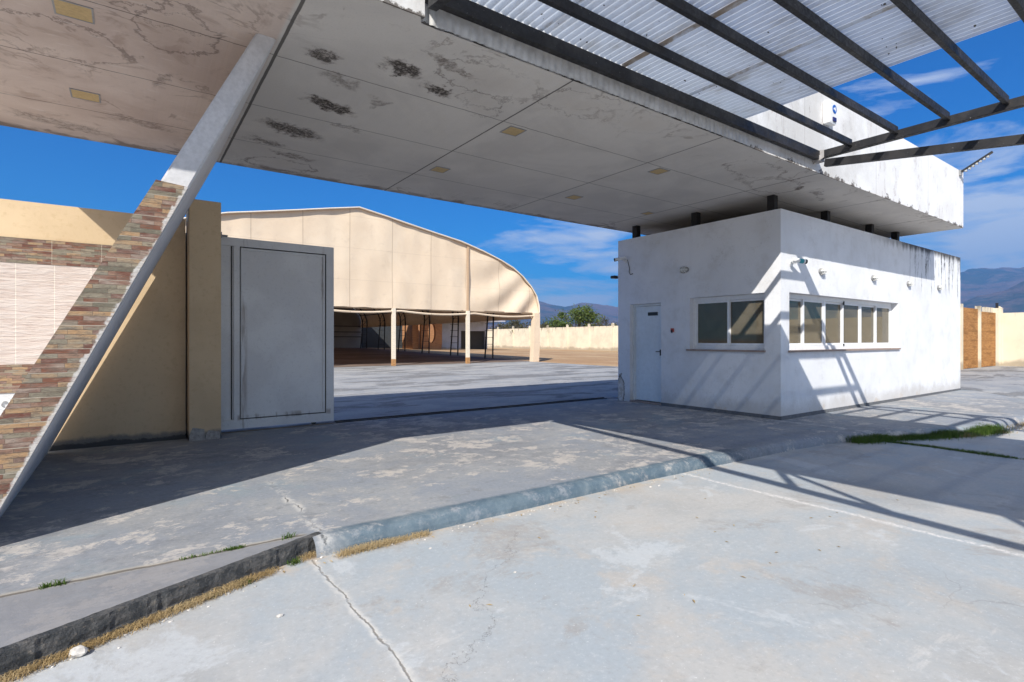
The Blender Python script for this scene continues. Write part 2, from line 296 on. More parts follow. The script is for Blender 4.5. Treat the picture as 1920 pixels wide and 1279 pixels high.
def mat_yellow():
    m = Mt('yellow_wall_paint'); X, Y, Z = m.xyz(); a = m.noise(.9, 6, .6); g = m.noise(16, 6, .7)
    col = m.mix(m.ramp(a, .38, .62), (.71, .545, .35), (.62, .47, .295)); col = m.mix(m.ramp(g, .5, .7, 0, .3), col, (.48, .34, .18))
    ft = m.math('SUBTRACT', Z, m.math('MULTIPLY', m.noise(3.5, 6, .7), .16)); col = m.mix(m.ramp(ft, .06, .0), col, (.24, .22, .20)); col = m.mix(m.ramp(ft, -.01, -.04), col, (.08, .08, .08))
    sp = m.ramp(m.noise(2.3, 2, .4), .74, .75); col = m.mix(sp, col, (.10, .07, .05))
    return m.fin(col, .85, m.bump(m.math('ADD', g, a), .3, .006), spec=.2)
def mat_ledger():
    m = Mt('ledger_stone_tile'); X, Y, Z = m.xyz()
    U = m.math('ADD', X, m.math('MULTIPLY', Y, .99)); v = m.comb(U, m.math('ADD', Z, m.math('MULTIPLY', m.math('SUBTRACT', m.noise(3, 2), .5), .008)), 0.)
    def br(sc, mort, off=.37):
        n = m.t.nodes.new('ShaderNodeTexBrick'); n.offset = off; n.offset_frequency = 2; n.squash = 1.35; n.squash_frequency = 3
        m.set(n.inputs['Vector'], v); n.inputs['Color1'].default_value = (0, 0, 0, 1); n.inputs['Color2'].default_value = (1, 1, 1, 1); n.inputs['Mortar'].default_value = (.5, .5, .5, 1)
        n.inputs['Scale'].default_value = sc; n.inputs['Mortar Size'].default_value = mort; n.inputs['Brick Width'].default_value = .13; n.inputs['Row Height'].default_value = .031; n.inputs['Mortar Smooth'].default_value = .2
        return n.outputs['Color'], n.outputs['Fac']
    c1, f1 = br(1, .0012)
    g = m.noise(38, 7, .75, scale3=(.45, .45, 1.3)); g2 = m.noise(6, 5, .6, scale3=(.6, .6, 2))
    r = m.math('ADD', c1, m.math('MULTIPLY', m.math('SUBTRACT', g2, .5), .55))
    col = m.cramp(r, [(0, (.17, .16, .125)), (.2, (.30, .27, .21)), (.34, (.42, .27, .15)), (.46, (.26, .245, .20)), (.60, (.20, .085, .055)), (.72, (.34, .28, .24)), (.84, (.15, .06, .045)), (.95, (.30, .20, .15))])
    col = m.mix(1., col, (1., .96, .92), 'MULTIPLY'); col = m.mix(m.ramp(g, .47, .64, 0, .65), col, (.13, .10, .08)); col = m.mix(m.ramp(g, .40, .30, 0, .45), col, (.48, .43, .35))
    col = m.mix(m.math('MULTIPLY', f1, .8), col, (.17, .13, .10))
    tz = m.math('FRACT', m.math('DIVIDE', Z, .155)); tj = m.ramp(m.math('ABSOLUTE', m.math('SUBTRACT', tz, .5)), .478, .49); col = m.mix(m.math('MULTIPLY', tj, .6), col, (.62, .56, .46))
    tx = m.math('FRACT', m.math('DIVIDE', U, .46)); tj2 = m.math('MULTIPLY', m.ramp(m.math('ABSOLUTE', m.math('SUBTRACT', tx, .5)), .492, .497), m.ramp(Y, 5., 6.)); col = m.mix(m.math('MULTIPLY', tj2, .6), col, (.62, .56, .46))
    tj2k = 0
    ed = m.math('SUBTRACT', m.math('ADD', .955-.465*3.7-.012, m.math('MULTIPLY', Z, .465)), X)
    sw = m.math('MULTIPLY', m.math('SUBTRACT', m.noise(4.5, 5, .7), .47), .16)
    sm = m.math('MULTIPLY', m.math('MULTIPLY', m.ramp(m.math('SUBTRACT', ed, sw), .012, -.004), m.ramp(g, .3, .5, .35, 1)), m.ramp(Y, 5., 4.9)); col = m.mix(m.math('MULTIPLY', sm, .85), col, (.62, .60, .57))
    h = m.math('SUBTRACT', m.math('ADD', m.math('MULTIPLY', c1, 1.), g), m.math('MULTIPLY', f1, 1.5))
    return m.fin(col, .8, m.bump(h, .8, .012), spec=.25)
def mat_pinktile():
    m = Mt('pink_split_face_tile'); X, Y, Z = m.xyz()
    wv = m.noise(9, 6, .65, scale3=(.55, 1, 4.5)); fine = m.noise(34, 5, .6, scale3=(.5, 1, 2.2))
    col = m.mix(m.ramp(wv, .42, .60), (.60, .50, .44), (.66, .575, .52)); col = m.mix(m.ramp(wv, .40, .33, 0, .6), col, (.46, .33, .29))
    tx = m.math('FRACT', m.math('DIVIDE', m.math('ADD', X, 10.09), .335)); tj = m.ramp(m.math('ABSOLUTE', m.math('SUBTRACT', tx, .5)), .488, .494)
    tz = m.math('FRACT', m.math('DIVIDE', Z, .22)); tj2 = m.math('MULTIPLY', m.ramp(m.math('ABSOLUTE', m.math('SUBTRACT', tz, .5)), .48, .49), .5)
    col = m.mix(m.math('MAXIMUM', tj, tj2), col, (.80, .72, .62))
    return m.fin(col, .75, m.bump(m.math('ADD', wv, m.math('MULTIPLY', fine, .5)), .9, .02), spec=.3)
def mat_cream(nm='cream_precast_wall', base=(.76, .67, .51), streak=(.20, .18, .14), ztop=2.95, sc=1.):
    m = Mt(nm); X, Y, Z = m.xyz(); a = m.noise(.7*sc, 7, .65)
    st = m.noise(2.6*sc, 6, .7, vec=m.comb(m.math('ADD', X, Y), m.math('MULTIPLY', Z, .15), 0.))
    col = m.mix(m.ramp(a, .4, .62), base, tuple(v*.85 for v in base))
    dr = m.ramp(m.math('ADD', m.math('SUBTRACT', Z, ztop), m.math('MULTIPLY', m.ramp(st, .4, .75), 1.5)), .1, .9); col = m.mix(m.math('MULTIPLY', dr, .85), col, streak)
    foot = m.ramp(m.math('SUBTRACT', Z, m.math('MULTIPLY', a, .9)), 0, -.3); col = m.mix(m.math('MULTIPLY', foot, .7), col, (.30, .24, .17))
    return m.fin(col, .9, m.bump(a, .3, .02), spec=.15)
def mat_steel():
    m = Mt('dark_weathered_steel'); g = m.noise(24, 6, .75); a = m.noise(2.4, 6, .65)
    col = m.mix(m.ramp(a, .4, .65), (.012, .012, .014), (.032, .03, .03)); col = m.mix(m.ramp(g, .60, .74, 0, .6), col, (.09, .07, .06))
    col = m.mix(m.ramp(m.noise(50, 3), .70, .76, 0, .7), col, (.35, .34, .33))
    return m.fin(col, m.ramp(g, .3, .7, .42, .75), m.bump(g, .35, .004), .0, .45)
def mat_gate():
    m = Mt('grey_gate_paint'); X, Y, Z = m.xyz(); g = m.noise(30, 6, .7); a = m.noise(1.2, 5, .6)
    col = m.mix(m.ramp(a, .4, .6), (.76, .775, .78), (.68, .69, .70)); col = m.mix(m.ramp(g, .52, .75, 0, .3), col, (.33, .33, .34))
    dr = m.noise(9, 5, .6, vec=m.comb(X, m.math('MULTIPLY', Z, .12), 0.)); ed = m.math('MAXIMUM', m.line(X, 1.33, .01, .05), m.math('MAXIMUM', m.line(X, 2.42, .008, .04), m.line(Z, .19, .01, .05)))
    col = m.mix(m.math('MULTIPLY', m.math('MULTIPLY', ed, m.ramp(dr, .46, .62)), .6), col, (.20, .15, .12))
    return m.fin(col, .55, m.bump(g, .2, .003), spec=.4)
def mat_tarp():
    m = Mt('sand_coloured_tarpaulin'); X, Y, Z = m.xyz(); a = m.noise(.5, 6, .6, dist=.4); g = m.noise(2.6, 6, .65)
    col = m.mix(m.ramp(a, .38, .62), (.82, .675, .51), (.77, .62, .46)); col = m.mix(m.ramp(g, .52, .72, 0, .3), col, (.56, .44, .33))
    fr = m.math('FRACT', m.math('DIVIDE', m.math('ADD', X, .05), 2.13)); j = m.ramp(m.math('ABSOLUTE', m.math('SUBTRACT', fr, .5)), .487, .494)
    fz = m.math('FRACT', m.math('DIVIDE', m.math('ADD', Z, .35), 1.5)); j2 = m.math('MULTIPLY', m.ramp(m.math('ABSOLUTE', m.math('SUBTRACT', fz, .5)), .49, .496), .45)
    col = m.mix(m.math('MULTIPLY', m.math('MAXIMUM', j, j2), .5), col, (.36, .26, .18))
    fold = m.noise(1.1, 5, .55, vec=m.n('ShaderNodeMapping', {'Vector': m.P, 'Rotation': (0., .9, 0.), 'Scale': (.6, 1., 1.1)}))
    bp = m.bump(m.math('ADD', fold, m.math('MULTIPLY', g, .3)), .22, .10)
    m.fin(col, .7, bp, spec=.25)
    tr = m.n('ShaderNodeBsdfTranslucent', {'Color': (.62, .38, .20)}); mx = m.n('ShaderNodeMixShader', {0: .10, 1: m.b.outputs[0], 2: tr}); m.t.links.new(mx, m.out.inputs[0])
    return m.m
def mat_sheet():
    m = Mt('translucent_corrugated_sheet'); X, Y, Z = m.xyz(); g = m.noise(3.2, 7, .7, scale3=(1, .5, 1)); s_ = m.noise(34, 4, .6)
    col = m.mix(m.ramp(g, .45, .68), (.80, .81, .82), (.62, .60, .57))
    lap = None
    for cx in (2.95, 4.0, 5.06):
        k = m.line(X, cx, .006, .012); lap = k if lap is None else m.math('MAXIMUM', lap, k)
        col = m.mix(m.math('MULTIPLY', m.math('MULTIPLY', m.line(X, cx-.01, .012, .06), m.ramp(g, .42, .6)), .7), col, (.36, .24, .14))
    spk = m.ramp(m.noise(22, 2, .4), .74, .76); col = m.mix(spk, col, (.10, .09, .08))
    df = m.n('ShaderNodeBsdfDiffuse', {'Color': col}); tl = m.n('ShaderNodeBsdfTranslucent', {'Color': m.mix(1., col, (.72, .80, .92), 'MULTIPLY')}); tp = m.n('ShaderNodeBsdfTransparent', {'Color': (.80, .88, 1.)})
    gl = m.n('ShaderNodeBsdfGlossy', {'Color': (1., 1., 1.), 'Roughness': .25})
    a = m.n('ShaderNodeMixShader', {0: .46, 1: df, 2: tl})
    dirtf = m.math('MAXIMUM', m.math('MAXIMUM', lap, spk), m.ramp(g, .4, .75, 0, .35)); f = m.math('MULTIPLY', m.math('SUBTRACT', 1., dirtf), .055)
    b = m.n('ShaderNodeMixShader', {0: f, 1: a, 2: tp}); c = m.n('ShaderNodeMixShader', {0: .06, 1: b, 2: gl}); m.t.links.new(c, m.out.inputs[0])
    return m.m
def mat_glass(nm='window_glass', tintc=(.62, .58, .50), refl=1.0):
    m = Mt(nm); fr = m.n('ShaderNodeFresnel', {'IOR': 1.5}); g = m.noise(6, 5, .6)
    tp = m.n('ShaderNodeBsdfTransparent', {'Color': tintc}); gl = m.n('ShaderNodeBsdfGlossy', {'Color': (.9, .9, .9), 'Roughness': .03})
    df = m.n('ShaderNodeBsdfDiffuse', {'Color': (.30, .26, .19)})
    a = m.n('ShaderNodeMixShader', {0: m.ramp(g, .3, .7, .30, .42), 1: tp, 2: df}); b = m.n('ShaderNodeMixShader', {0: m.math('MULTIPLY', fr, .6), 1: a, 2: gl}); m.t.links.new(b, m.out.inputs[0])
    return m.m
def mat_foliage(nm, c1, c2, c3):
    m = Mt(nm); a = m.noise(.9, 4, .6); r = m.n('ShaderNodeObjectInfo', out=5)
    g = m.t.nodes.new('ShaderNodeNewGeometry'); rp = g.outputs['Random Per Island']
    col = m.mix(m.ramp(a, .38, .62), c1, c2); col = m.mix(m.ramp(rp, .5, 1., 0, .7, False), col, c3)
    m.fin(col, .65, spec=.2); tr = m.n('ShaderNodeBsdfTranslucent', {'Color': c3}); mx = m.n('ShaderNodeMixShader', {0: .25, 1: m.b.outputs[0], 2: tr}); m.t.links.new(mx, m.out.inputs[0])
    return m.m
def mat_mount():
    m = Mt('bare_mountain_slopes'); a = m.noise(.0012, 9, .65, scale3=(1, 1, 2.5)); b = m.noise(.0045, 8, .7)
    col = m.mix(m.ramp(a, .42, .58), (.17, .11, .085), (.06, .07, .055)); col = m.mix(m.ramp(b, .48, .62, 0, .6), col, (.20, .14, .12))
    return m.fin(col, .95, m.bump(b, 1., 60), spec=.05)
def mat_wood(nm, c1, c2):
    m = Mt(nm); X, Y, Z = m.xyz(); g = m.noise(5, 7, .7, scale3=(.7, .7, 6)); b = m.noise(1.3, 4, .6, scale3=(.6, .6, 3))
    col = m.mix(m.ramp(g, .4, .62), c1, c2); col = m.mix(m.ramp(b, .5, .62, 0, .5), col, tuple(v*.6 for v in c2))
    fz = m.math('FRACT', m.math('DIVIDE', Z, .42)); j = m.ramp(m.math('ABSOLUTE', m.math('SUBTRACT', fz, .5)), .475, .49); col = m.mix(m.math('MULTIPLY', j, .6), col, tuple(v*.35 for v in c2))
    return m.fin(col, .85, m.bump(g, .3, .01), spec=.15)
def mat_brick():
    m = Mt('orange_brick'); X, Y, Z = m.xyz(); n = m.t.nodes.new('ShaderNodeTexBrick'); m.set(n.inputs['Vector'], m.comb(m.math('ADD', X, Y), Z, 0.))
    n.inputs['Color1'].default_value = (.50, .24, .10, 1); n.inputs['Color2'].default_value = (.40, .18, .08, 1); n.inputs['Mortar'].default_value = (.34, .24, .17, 1)
    n.inputs['Scale'].default_value = 1; n.inputs['Brick Width'].default_value = .3; n.inputs['Row Height'].default_value = .12; n.inputs['Mortar Size'].default_value = .008
    return m.fin(n.outputs['Color'], .9, spec=.15)
ROAD, PAVE, YARD, DIRT, COURT, KERB = mat_road(), mat_pave(), mat_pave(False), mat_dirt(), mat_court(), mat_kerb()
BOOTH, FASCIA, SOFFIT, YELLOW, LEDGER, PINK = mat_booth(), mat_fascia(), mat_soffit(), mat_yellow(), mat_ledger(), mat_pinktile()
CREAM, STEEL, GATE, TARP, SHEET, GLASS = mat_cream(), mat_steel(), mat_gate(), mat_tarp(), mat_sheet(), mat_glass()
COLW = plain('chipped_column_paint', (.60, .60, .61), .75, 0, .10, 30)
ALU = plain('white_window_aluminium', (.80, .81, .82), .4, 0, .04, 20)
DOORM = plain('white_door_paint', (.72, .77, .80), .45, 0, .05, 12)
BLACK = plain('black_plastic', (.02, .02, .022), .4)
BSTEEL = plain('black_post_steel', (.012, .011, .012), .6)
GREYM = plain('grey_fitting_metal', (.30, .30, .30), .5, .2)
CLEAR = plain('frosted_lens', (.55, .55, .52), .25)
WPLAST = plain('white_plastic', (.82, .82, .80), .4, 0, .04)
BLUE = plain('blue_sticker', (.02, .12, .45), .4, 0, .05)
NAVY = plain('navy_lens', (.03, .03, .12), .3, 0, .05)
TEAL = plain('teal_band', (.05, .35, .42), .4, 0, .05)
RED = plain('red_button_paint', (.45, .06, .04), .45, 0, .05)
YCOVER = plain('yellow_lamp_cover', (.52, .37, .17), .6, 0, .12, 40)
SILLM = plain('brown_sill_stone', (.33, .25, .21), .7)
SKIRT = plain('dark_grey_skirting', (.13, .135, .145), .8, 0, .2)
RIPPLE = plain('light_ripple_metal', (.58, .57, .55), .5, .25, .2, 9)
INWALL = plain('tan_inner_wall', (.46, .38, .27), .85)
INDARK = plain('brown_inner_floor', (.22, .18, .14), .7)
PEACH = plain('cream_post_paint', (.76, .67, .54), .7, 0, .1)
RUST = plain('rusty_post_foot', (.42, .22, .09), .85, 0, .3)
GREYW = mat_cream('grey_end_wall', (.30, .30, .28), (.14, .14, .14), 5.5)
WHITEB = mat_cream('white_wall_in_shade', (.48, .51, .60), (.3, .3, .32), 3.6)  # bluish tone puts shade into the colour of a white wall
PANEL = mat_wood('orange_board_panel', (.44, .22, .08), (.30, .14, .05))
BRICK = mat_brick()
BARK = plain('bark', (.14, .11, .08), .9, 0, .25, 6)
LEAF = mat_foliage('olive_green_leaves', (.06, .10, .025), (.10, .14, .035), (.17, .20, .05))
LEAFD = mat_foliage('dusty_dark_leaves', (.06, .07, .035), (.09, .085, .045), (.14, .11, .06))
GRASSM = mat_foliage('green_grass_blades', (.045, .10, .015), (.08, .14, .025), (.14, .20, .04))
STRAW = mat_foliage('dry_straw_blades', (.46, .33, .16), (.60, .47, .27), (.36, .25, .12))
MOUNT = mat_mount()
STONE = plain('pale_stone', (.55, .52, .48), .9, 0, .25, 30)

# ================================================================== mesh helper
def loc_root(p):
    v = Vector((0, 0, 0))
    while p is not None: v = v + p.location; p = p.parent
    return v
class MB:
    def __init__(s): s.bm = bmesh.new()
    def poly(s, pts):
        return s.bm.faces.new([s.bm.verts.new(p) for p in pts])
    def box(s, x0, x1, y0, y1, z0, z1, bev=0):
        r = bmesh.ops.create_cube(s.bm, size=1)
        vs = r['verts']
        for v in vs: v.co = Vector(((x0+x1)/2+v.co.x*(x1-x0), (y0+y1)/2+v.co.y*(y1-y0), (z0+z1)/2+v.co.z*(z1-z0)))
        if bev:
            es = list({e for v in vs for e in v.link_edges}); bmesh.ops.bevel(s.bm, geom=es, offset=bev, segments=2, affect='EDGES', profile=.6)
        return s
    def prism(s, pts, axis, a, b):                  # polygon in the plane of the two other axes, extruded a..b
        f = {'y': lambda p, q: (p[0], q, p[1]), 'x': lambda p, q: (q, p[0], p[1]), 'z': lambda p, q: (p[0], p[1], q)}[axis]
        A = [s.bm.verts.new(f(p, a)) for p in pts]; B = [s.bm.verts.new(f(p, b)) for p in pts]
        s.bm.faces.new(A); s.bm.faces.new(B[::-1]); n = len(pts)
        for i in range(n): s.bm.faces.new((A[i], B[i], B[(i+1) % n], A[(i+1) % n]))
        return s
    def beam(s, p, q, w, h, up=(0, 0, 1)):
        p, q = Vector(p), Vector(q); d = (q-p); L_ = d.length; d.normalize(); side = d.cross(Vector(up)).normalized(); u = side.cross(d).normalized()
        vs = []
        for o in (p, q):
            for a, b in ((-1, -1), (1, -1), (1, 1), (-1, 1)): vs.append(s.bm.verts.new(o+side*a*w/2+u*b*h/2))
        for f in ((3, 2, 1, 0), (4, 5, 6, 7), (0, 1, 5, 4), (1, 2, 6, 5), (2, 3, 7, 6), (3, 0, 4, 7)): s.bm.faces.new([vs[i] for i in f])
        return s
    def tube(s, pts, rad, n=10, cap=True):
        rings = []; pts = [Vector(p) for p in pts]
        for i, p in enumerate(pts):
            d = (pts[min(i+1, len(pts)-1)]-pts[max(i-1, 0)]).normalized(); up = Vector((0, 0, 1)) if abs(d.z) < .9 else Vector((1, 0, 0))
            a = d.cross(up).normalized(); b = d.cross(a); r = rad[i] if isinstance(rad, (list, tuple)) else rad
            rings.append([s.bm.verts.new(p+a*math.cos(2*math.pi*k/n)*r+b*math.sin(2*math.pi*k/n)*r) for k in range(n)])
        for A, B in zip(rings, rings[1:]):
            for k in range(n): s.bm.faces.new((A[k], A[(k+1) % n], B[(k+1) % n], B[k]))
        if cap: s.bm.faces.new(rings[0][::-1]); s.bm.faces.new(rings[-1])
        return s
    def sphere(s, c, r, sub=2, sc=(1, 1, 1), jit=0):
        q = bmesh.ops.create_icosphere(s.bm, subdivisions=sub, radius=1)
        for v in q['verts']:
            k = 1+jit*mnoise.noise(v.co*2.3+Vector(c)*7); v.co = Vector((c[0]+v.co.x*r*sc[0]*k, c[1]+v.co.y*r*sc[1]*k, c[2]+v.co.z*r*sc[2]*k))
        return s
    def build(s, name, mat, parent=None, smooth=False, **tags):
        bmesh.ops.recalc_face_normals(s.bm, faces=s.bm.faces)
        off = loc_root(parent) if parent else Vector(tags.pop('loc', (0, 0, 0)))
        tags.pop('loc', None)
        for v in s.bm.verts: v.co -= off
        me = bpy.data.meshes.new(name); s.bm.to_mesh(me); s.bm.free()
        if smooth: me.polygons.foreach_set('use_smooth', [True]*len(me.polygons))
        o = bpy.data.objects.new(name, me); C.objects.link(o); me.materials.append(mat)
        if parent: o.parent = parent
        else: o.location = off
        for k, v in tags.items():
            if v is not None: o[k] = v
        return o
def thing(name, label, category, loc, group=None):
    o = bpy.data.objects.new(name, None); C.objects.link(o); o.location = loc; o.empty_display_size = .2
    o['label'] = label; o['category'] = category
    if group: o['group'] = group
    return o
def kids(o): return [c for c in bpy.data.objects if c.parent == o]
def dup(root, loc, label=None):
    r = root.copy(); C.objects.link(r); r.location = loc
    if label: r['label'] = label
    for ch in kids(root):
        c = ch.copy(); C.objects.link(c); c.parent = r
        for g in kids(ch):
            d = g.copy(); C.objects.link(d); d.parent = c
    return r
def grid(name, x0, x1, y0, y1, nx, ny, zf, mat, **t):
    b = MB(); V = [[b.bm.verts.new((x0+(x1-x0)*i/nx, y0+(y1-y0)*j/ny, zf(x0+(x1-x0)*i/nx, y0+(y1-y0)*j/ny))) for i in range(nx+1)] for j in range(ny+1)]
    for j in range(ny):
        for i in range(nx): b.bm.faces.new((V[j][i], V[j][i+1], V[j+1][i+1], V[j+1][i]))
    return b.build(name, mat, None, **t)

# ================================================================== SETTING
RZ = -.11
b = MB(); b.poly([(-9000, -9000, -.16), (9000, -9000, -.16), (9000, 9000, -.16), (-9000, 9000, -.16)]); b.build('ground', DIRT, kind='structure')
b = MB(); b.poly([(-30, -20, RZ), (45, -20, RZ), (45, 3.7, RZ), (-30, 3.7, RZ)]); b.build('road', ROAD, kind='structure')
# pavement: raised slab with a rounded lip; path of the top edge from left to right
lip = [(.98, 3.64), (2, 3.655), (3, 3.66), (4, 3.665), (5, 3.65), (6, 3.61), (7, 3.56), (7.8, 3.47), (8.6, 3.25), (9.6, 2.85), (10.7, 2.53), (12, 2.42), (14, 2.38), (36, 2.3)]
fine = []
for i in range(len(lip)-1):
    (xa, ya), (xb, yb) = lip[i], lip[i+1]; n = max(2, int((xb-xa)/.12)) if xa < 14 else 4
    for k in range(n): fine.append((xa+(xb-xa)*k/n, ya+(yb-ya)*k/n))
fine.append(lip[-1])
prof = [(0, 0), (.028, -.003), (.058, -.014), (.084, -.038), (.102, -.075), (.112, -.13)]
b = MB(); rows = []
for i, (x, y) in enumerate(fine):
    q = fine[min(i+1, len(fine)-1)]; p = fine[max(i-1, 0)]; d = Vector((q[0]-p[0], q[1]-p[1])).normalized(); nrm = Vector((d.y, -d.x))
    wob = .018*mnoise.noise(Vector((x*1.3, 3, 0)))+.008*mnoise.noise(Vector((x*5, 1, 0)))
    rows.append([b.bm.verts.new((x+nrm.x*(a+wob*(k > 0)), y+nrm.y*(a+wob*(k > 0)), c)) for k, (a, c) in enumerate(prof)])
for A, B in zip(rows, rows[1:]):
    for k in range(len(prof)-1): b.bm.faces.new((A[k], A[k+1], B[k+1], B[k]))
YE = 8.36
top = [(x, y, 0) for x, y in fine]+[(36, YE, 0), (-30, YE, 0), (-30, -9.45, 0), (-.44, 3.04, 0), (.91, 3.61, 0)]
top[0] = (.98, 3.64, 0)
b.poly(top)
b.build('pavement', PAVE, kind='structure')
# dark rough kerb face along the slanting strip, its top edge broken
b = MB(); P0, P1 = Vector((1.05, 3.668)), Vector((-4.5, 1.33)); n = 260; prev = None
for i in range(n+1):
    p = P0.lerp(P1, i/n); dn = Vector((.388, -.922)); j = .010*mnoise.noise(Vector((i*.21, 0, 0)))+.007*mnoise.noise(Vector((i*.9, 5, 0)))
    col = []
    for k, z in enumerate((.0035, .001, -.02, -.05, -.08, -.13)):
        o = (-.035, .004, .006, .010, .008, .02)[k] + (j if 0 < k else -abs(j)*1.5) + (.006*mnoise.noise(Vector((i*.4, k*2.1, 9))) if k else 0)
        col.append(b.bm.verts.new((p.x+dn.x*o, p.y+dn.y*o, z)))
    if prev:
        for k in range(5): b.bm.faces.new((prev[k], prev[k+1], col[k+1], col[k]))
    prev = col
b.build('kerb', KERB, kind='structure')
b = MB(); b.poly([(-30, YE+.012, .006), (18.8, YE+.012, .006), (19.1, 17, .006), (19.3, 25.6, .006), (-30, 25.6, .006)]); b.build('yard_paving', YARD, kind='structure')
b = MB(); b.poly([(15, 2.32, .004), (36, 2.35, .004), (36, 7.5, .004), (17.6, 7.5, .004), (17.6, 4.2, .004)]); b.build('side_paving', YARD, kind='structure')
def fz(x, y):
    k = max(0, min(1, (y-26)/29)); q = 1-max(0, min(1, (x-21)/18)); return .45*k*q-.006
grid('field', -40, 60, 8.4, 130, 50, 90, lambda x, y: fz(x, y) if y > 25.6 else (-.006 if y > 8.6 else -.03), DIRT, kind='structure')
grid('court_floor', -1.9, 19.8, 25.3, 56, 10, 30, lambda x, y: max(fz(x, y), -.002)+.012, COURT, kind='structure')
# mountains: (pixel x, pixels above horizon) ridge lines
def ridge(name, prof, dist, depth, seed):
    b = MB(); cols = []; NX = 360; NR = 26
    for i in range(NX+1):
        px = prof[0][0]+(prof[-1][0]-prof[0][0])*i/NX
        for (x0, h0), (x1, h1) in zip(prof, prof[1:]):
            if x0 <= px <= x1: hp = h0+(h1-h0)*(px-x0)/(x1-x0)
        a = (px-960)/1002; d = Vector((.582+.813*a, .813-.582*a)); col = []
        for r in range(NR+1):
            t = r/NR; D = dist-depth+depth*1.0*t
            P = d*D; hh = (hp/1002)*dist*(t**1.25)
            nz = mnoise.fractal(Vector((P.x/900, P.y/900, seed)), .9, 2.1, 6)
            hh *= 1+.28*nz*(1-t*.75); hh += (hp/1002)*dist*.05*mnoise.fractal(Vector((px/55, seed, t*3)), .8, 2.2, 5)*t
            col.append(b.bm.verts.new((P.x, P.y, max(hh, -5))))
        cols.append(col)
    for A, B in zip(cols, cols[1:]):
        for r in range(NR): b.bm.faces.new((A[r], B[r], B[r+1], A[r+1]))
    for A, B in zip(cols, cols[1:]):
        pass
    return b.build(name, MOUNT, smooth=True, kind='structure')
ridge('mountains', [(-400, 40), (300, 60), (700, 66), (940, 70), (1010, 72), (1060, 63), (1090, 71), (1130, 64), (1160, 60), (1400, 70), (1650, 95), (1790, 122), (1830, 128), (1880, 138), (1925, 143), (2100, 170), (2500, 120)], 7000, 3000, 1.7)
ridge('foothills', [(-400, 30), (700, 34), (1000, 28), (1160, 30), (1500, 40), (1780, 62), (1850, 80), (1925, 112), (2100, 125), (2500, 80)], 4300, 1500, 5.1)

# ================================================================== CANOPY
S = 3.70; CT = 4.9; VF = 3.70; VB = 8.20; CU0, CU1 = -1.3, 14.6
can = thing('entrance_canopy', 'long flat white entrance canopy with a stained ceiling and peeling fascia', 'canopy', (8.5, 6, 0))
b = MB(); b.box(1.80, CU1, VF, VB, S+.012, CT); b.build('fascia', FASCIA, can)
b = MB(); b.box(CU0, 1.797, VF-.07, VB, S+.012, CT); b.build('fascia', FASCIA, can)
b = MB()
# ceiling boards as a thin sheet with a slightly broken front edge
n = 400; A = []; B_ = []
for i in range(n+1):
    x = CU0+(CU1-CU0)*i/n; f = VF-(.072 if x < 1.80 else .004)+(.006*mnoise.noise(Vector((x*6, 0, 0)))); A.append(b.bm.verts.new((x, f, S+.006*mnoise.noise(Vector((x*9, 4, 0)))))); B_.append(b.bm.verts.new((x, VB-.002, S)))
for i in range(n): b.bm.faces.new((A[i], A[i+1], B_[i+1], B_[i]))
b.build('ceiling', SOFFIT, can)
# corrugated flashing under the ledger beam, added: its waves imitate light ripples
b = MB(); x = 1.86; prev = None; i = 0
while x < 6.25:
    y = VF-.022-.0045*math.sin(x*2*math.pi/.075)
    zb = S+.004+.006*mnoise.noise(Vector((x*3, 2, 0))); q = (b.bm.verts.new((x, y, zb)), b.bm.verts.new((x, y-.004, S+.235)))
    if prev: b.bm.faces.new((prev[0], q[0], q[1], prev[1]))
    prev = q; x += .009
b.build('ripple_strip', RIPPLE, can, smooth=True)
for (x, y, s_) in ((-.33, 5.03, .105), (-.35, 6.71, .105), (3.59, 4.99, .10), (3.56, 6.72, .10), (6.13, 4.97, .10), (6.09, 6.71, .10), (8.0, 6.75, .085)):
    b = MB(); b.box(x-s_, x+s_, y-s_, y+s_, S-.004, S+.004); o = b.build('lamp_cover', YCOVER, can)
    b = MB()
    for q in ((x-s_-.012, x-s_, y-s_-.012, y+s_+.012), (x+s_, x+s_+.012, y-s_-.012, y+s_+.012), (x-s_, x+s_, y-s_-.012, y-s_), (x-s_, x+s_, y+s_, y+s_+.012)): b.box(*q, S-.006, S+.004)
    b.build('trim', GREYM, o)
for (x, y) in ((8.72, 7.66), (8.72, 6.2), (8.72, 4.72), (10.6, 4.72), (12.55, 4.72), (10.6, 7.8), (13.9, 4.72), (13.9, 7.8)):
    b = MB(); b.box(x-.06, x+.06, y-.06, y+.06, 3.40, S-.001); b.build('support_post', BSTEEL, can)

# ================================================================== LEANING COLUMN
def cr(z): return .955-.465*(S-z)
def cwid(z): return .305-.042*z
col = thing('leaning_column', 'slanting white slab column clad with stone strips on its front face', 'column', (-.9, 6, 0))
b = MB(); b.prism([(cr(0)-cwid(0), -.1), (cr(-.1), -.1), (cr(S), S-.001), (cr(S)-cwid(S), S-.001)], 'y', 4.56, 8.06)
es = [e for e in b.bm.edges if abs(e.verts[0].co.y-e.verts[1].co.y) < .01 and abs(e.verts[0].co.z-e.verts[1].co.z) > 1 and e.verts[0].co.y < 5]
bmesh.ops.bevel(b.bm, geom=es, offset=.012, segments=2, affect='EDGES'); b.build('shaft', COLW, col)
b = MB(); e_ = .006; zc = 2.42
b.prism([(cr(0)-cwid(0)-.004, -.02), (cr(0)-.012, -.02), (cr(zc)-.012, zc-.01), (cr(zc)-cwid(zc)-.004, zc+.012)], 'y', 4.535, 4.558); b.build('stone_cladding', LEDGER, col)

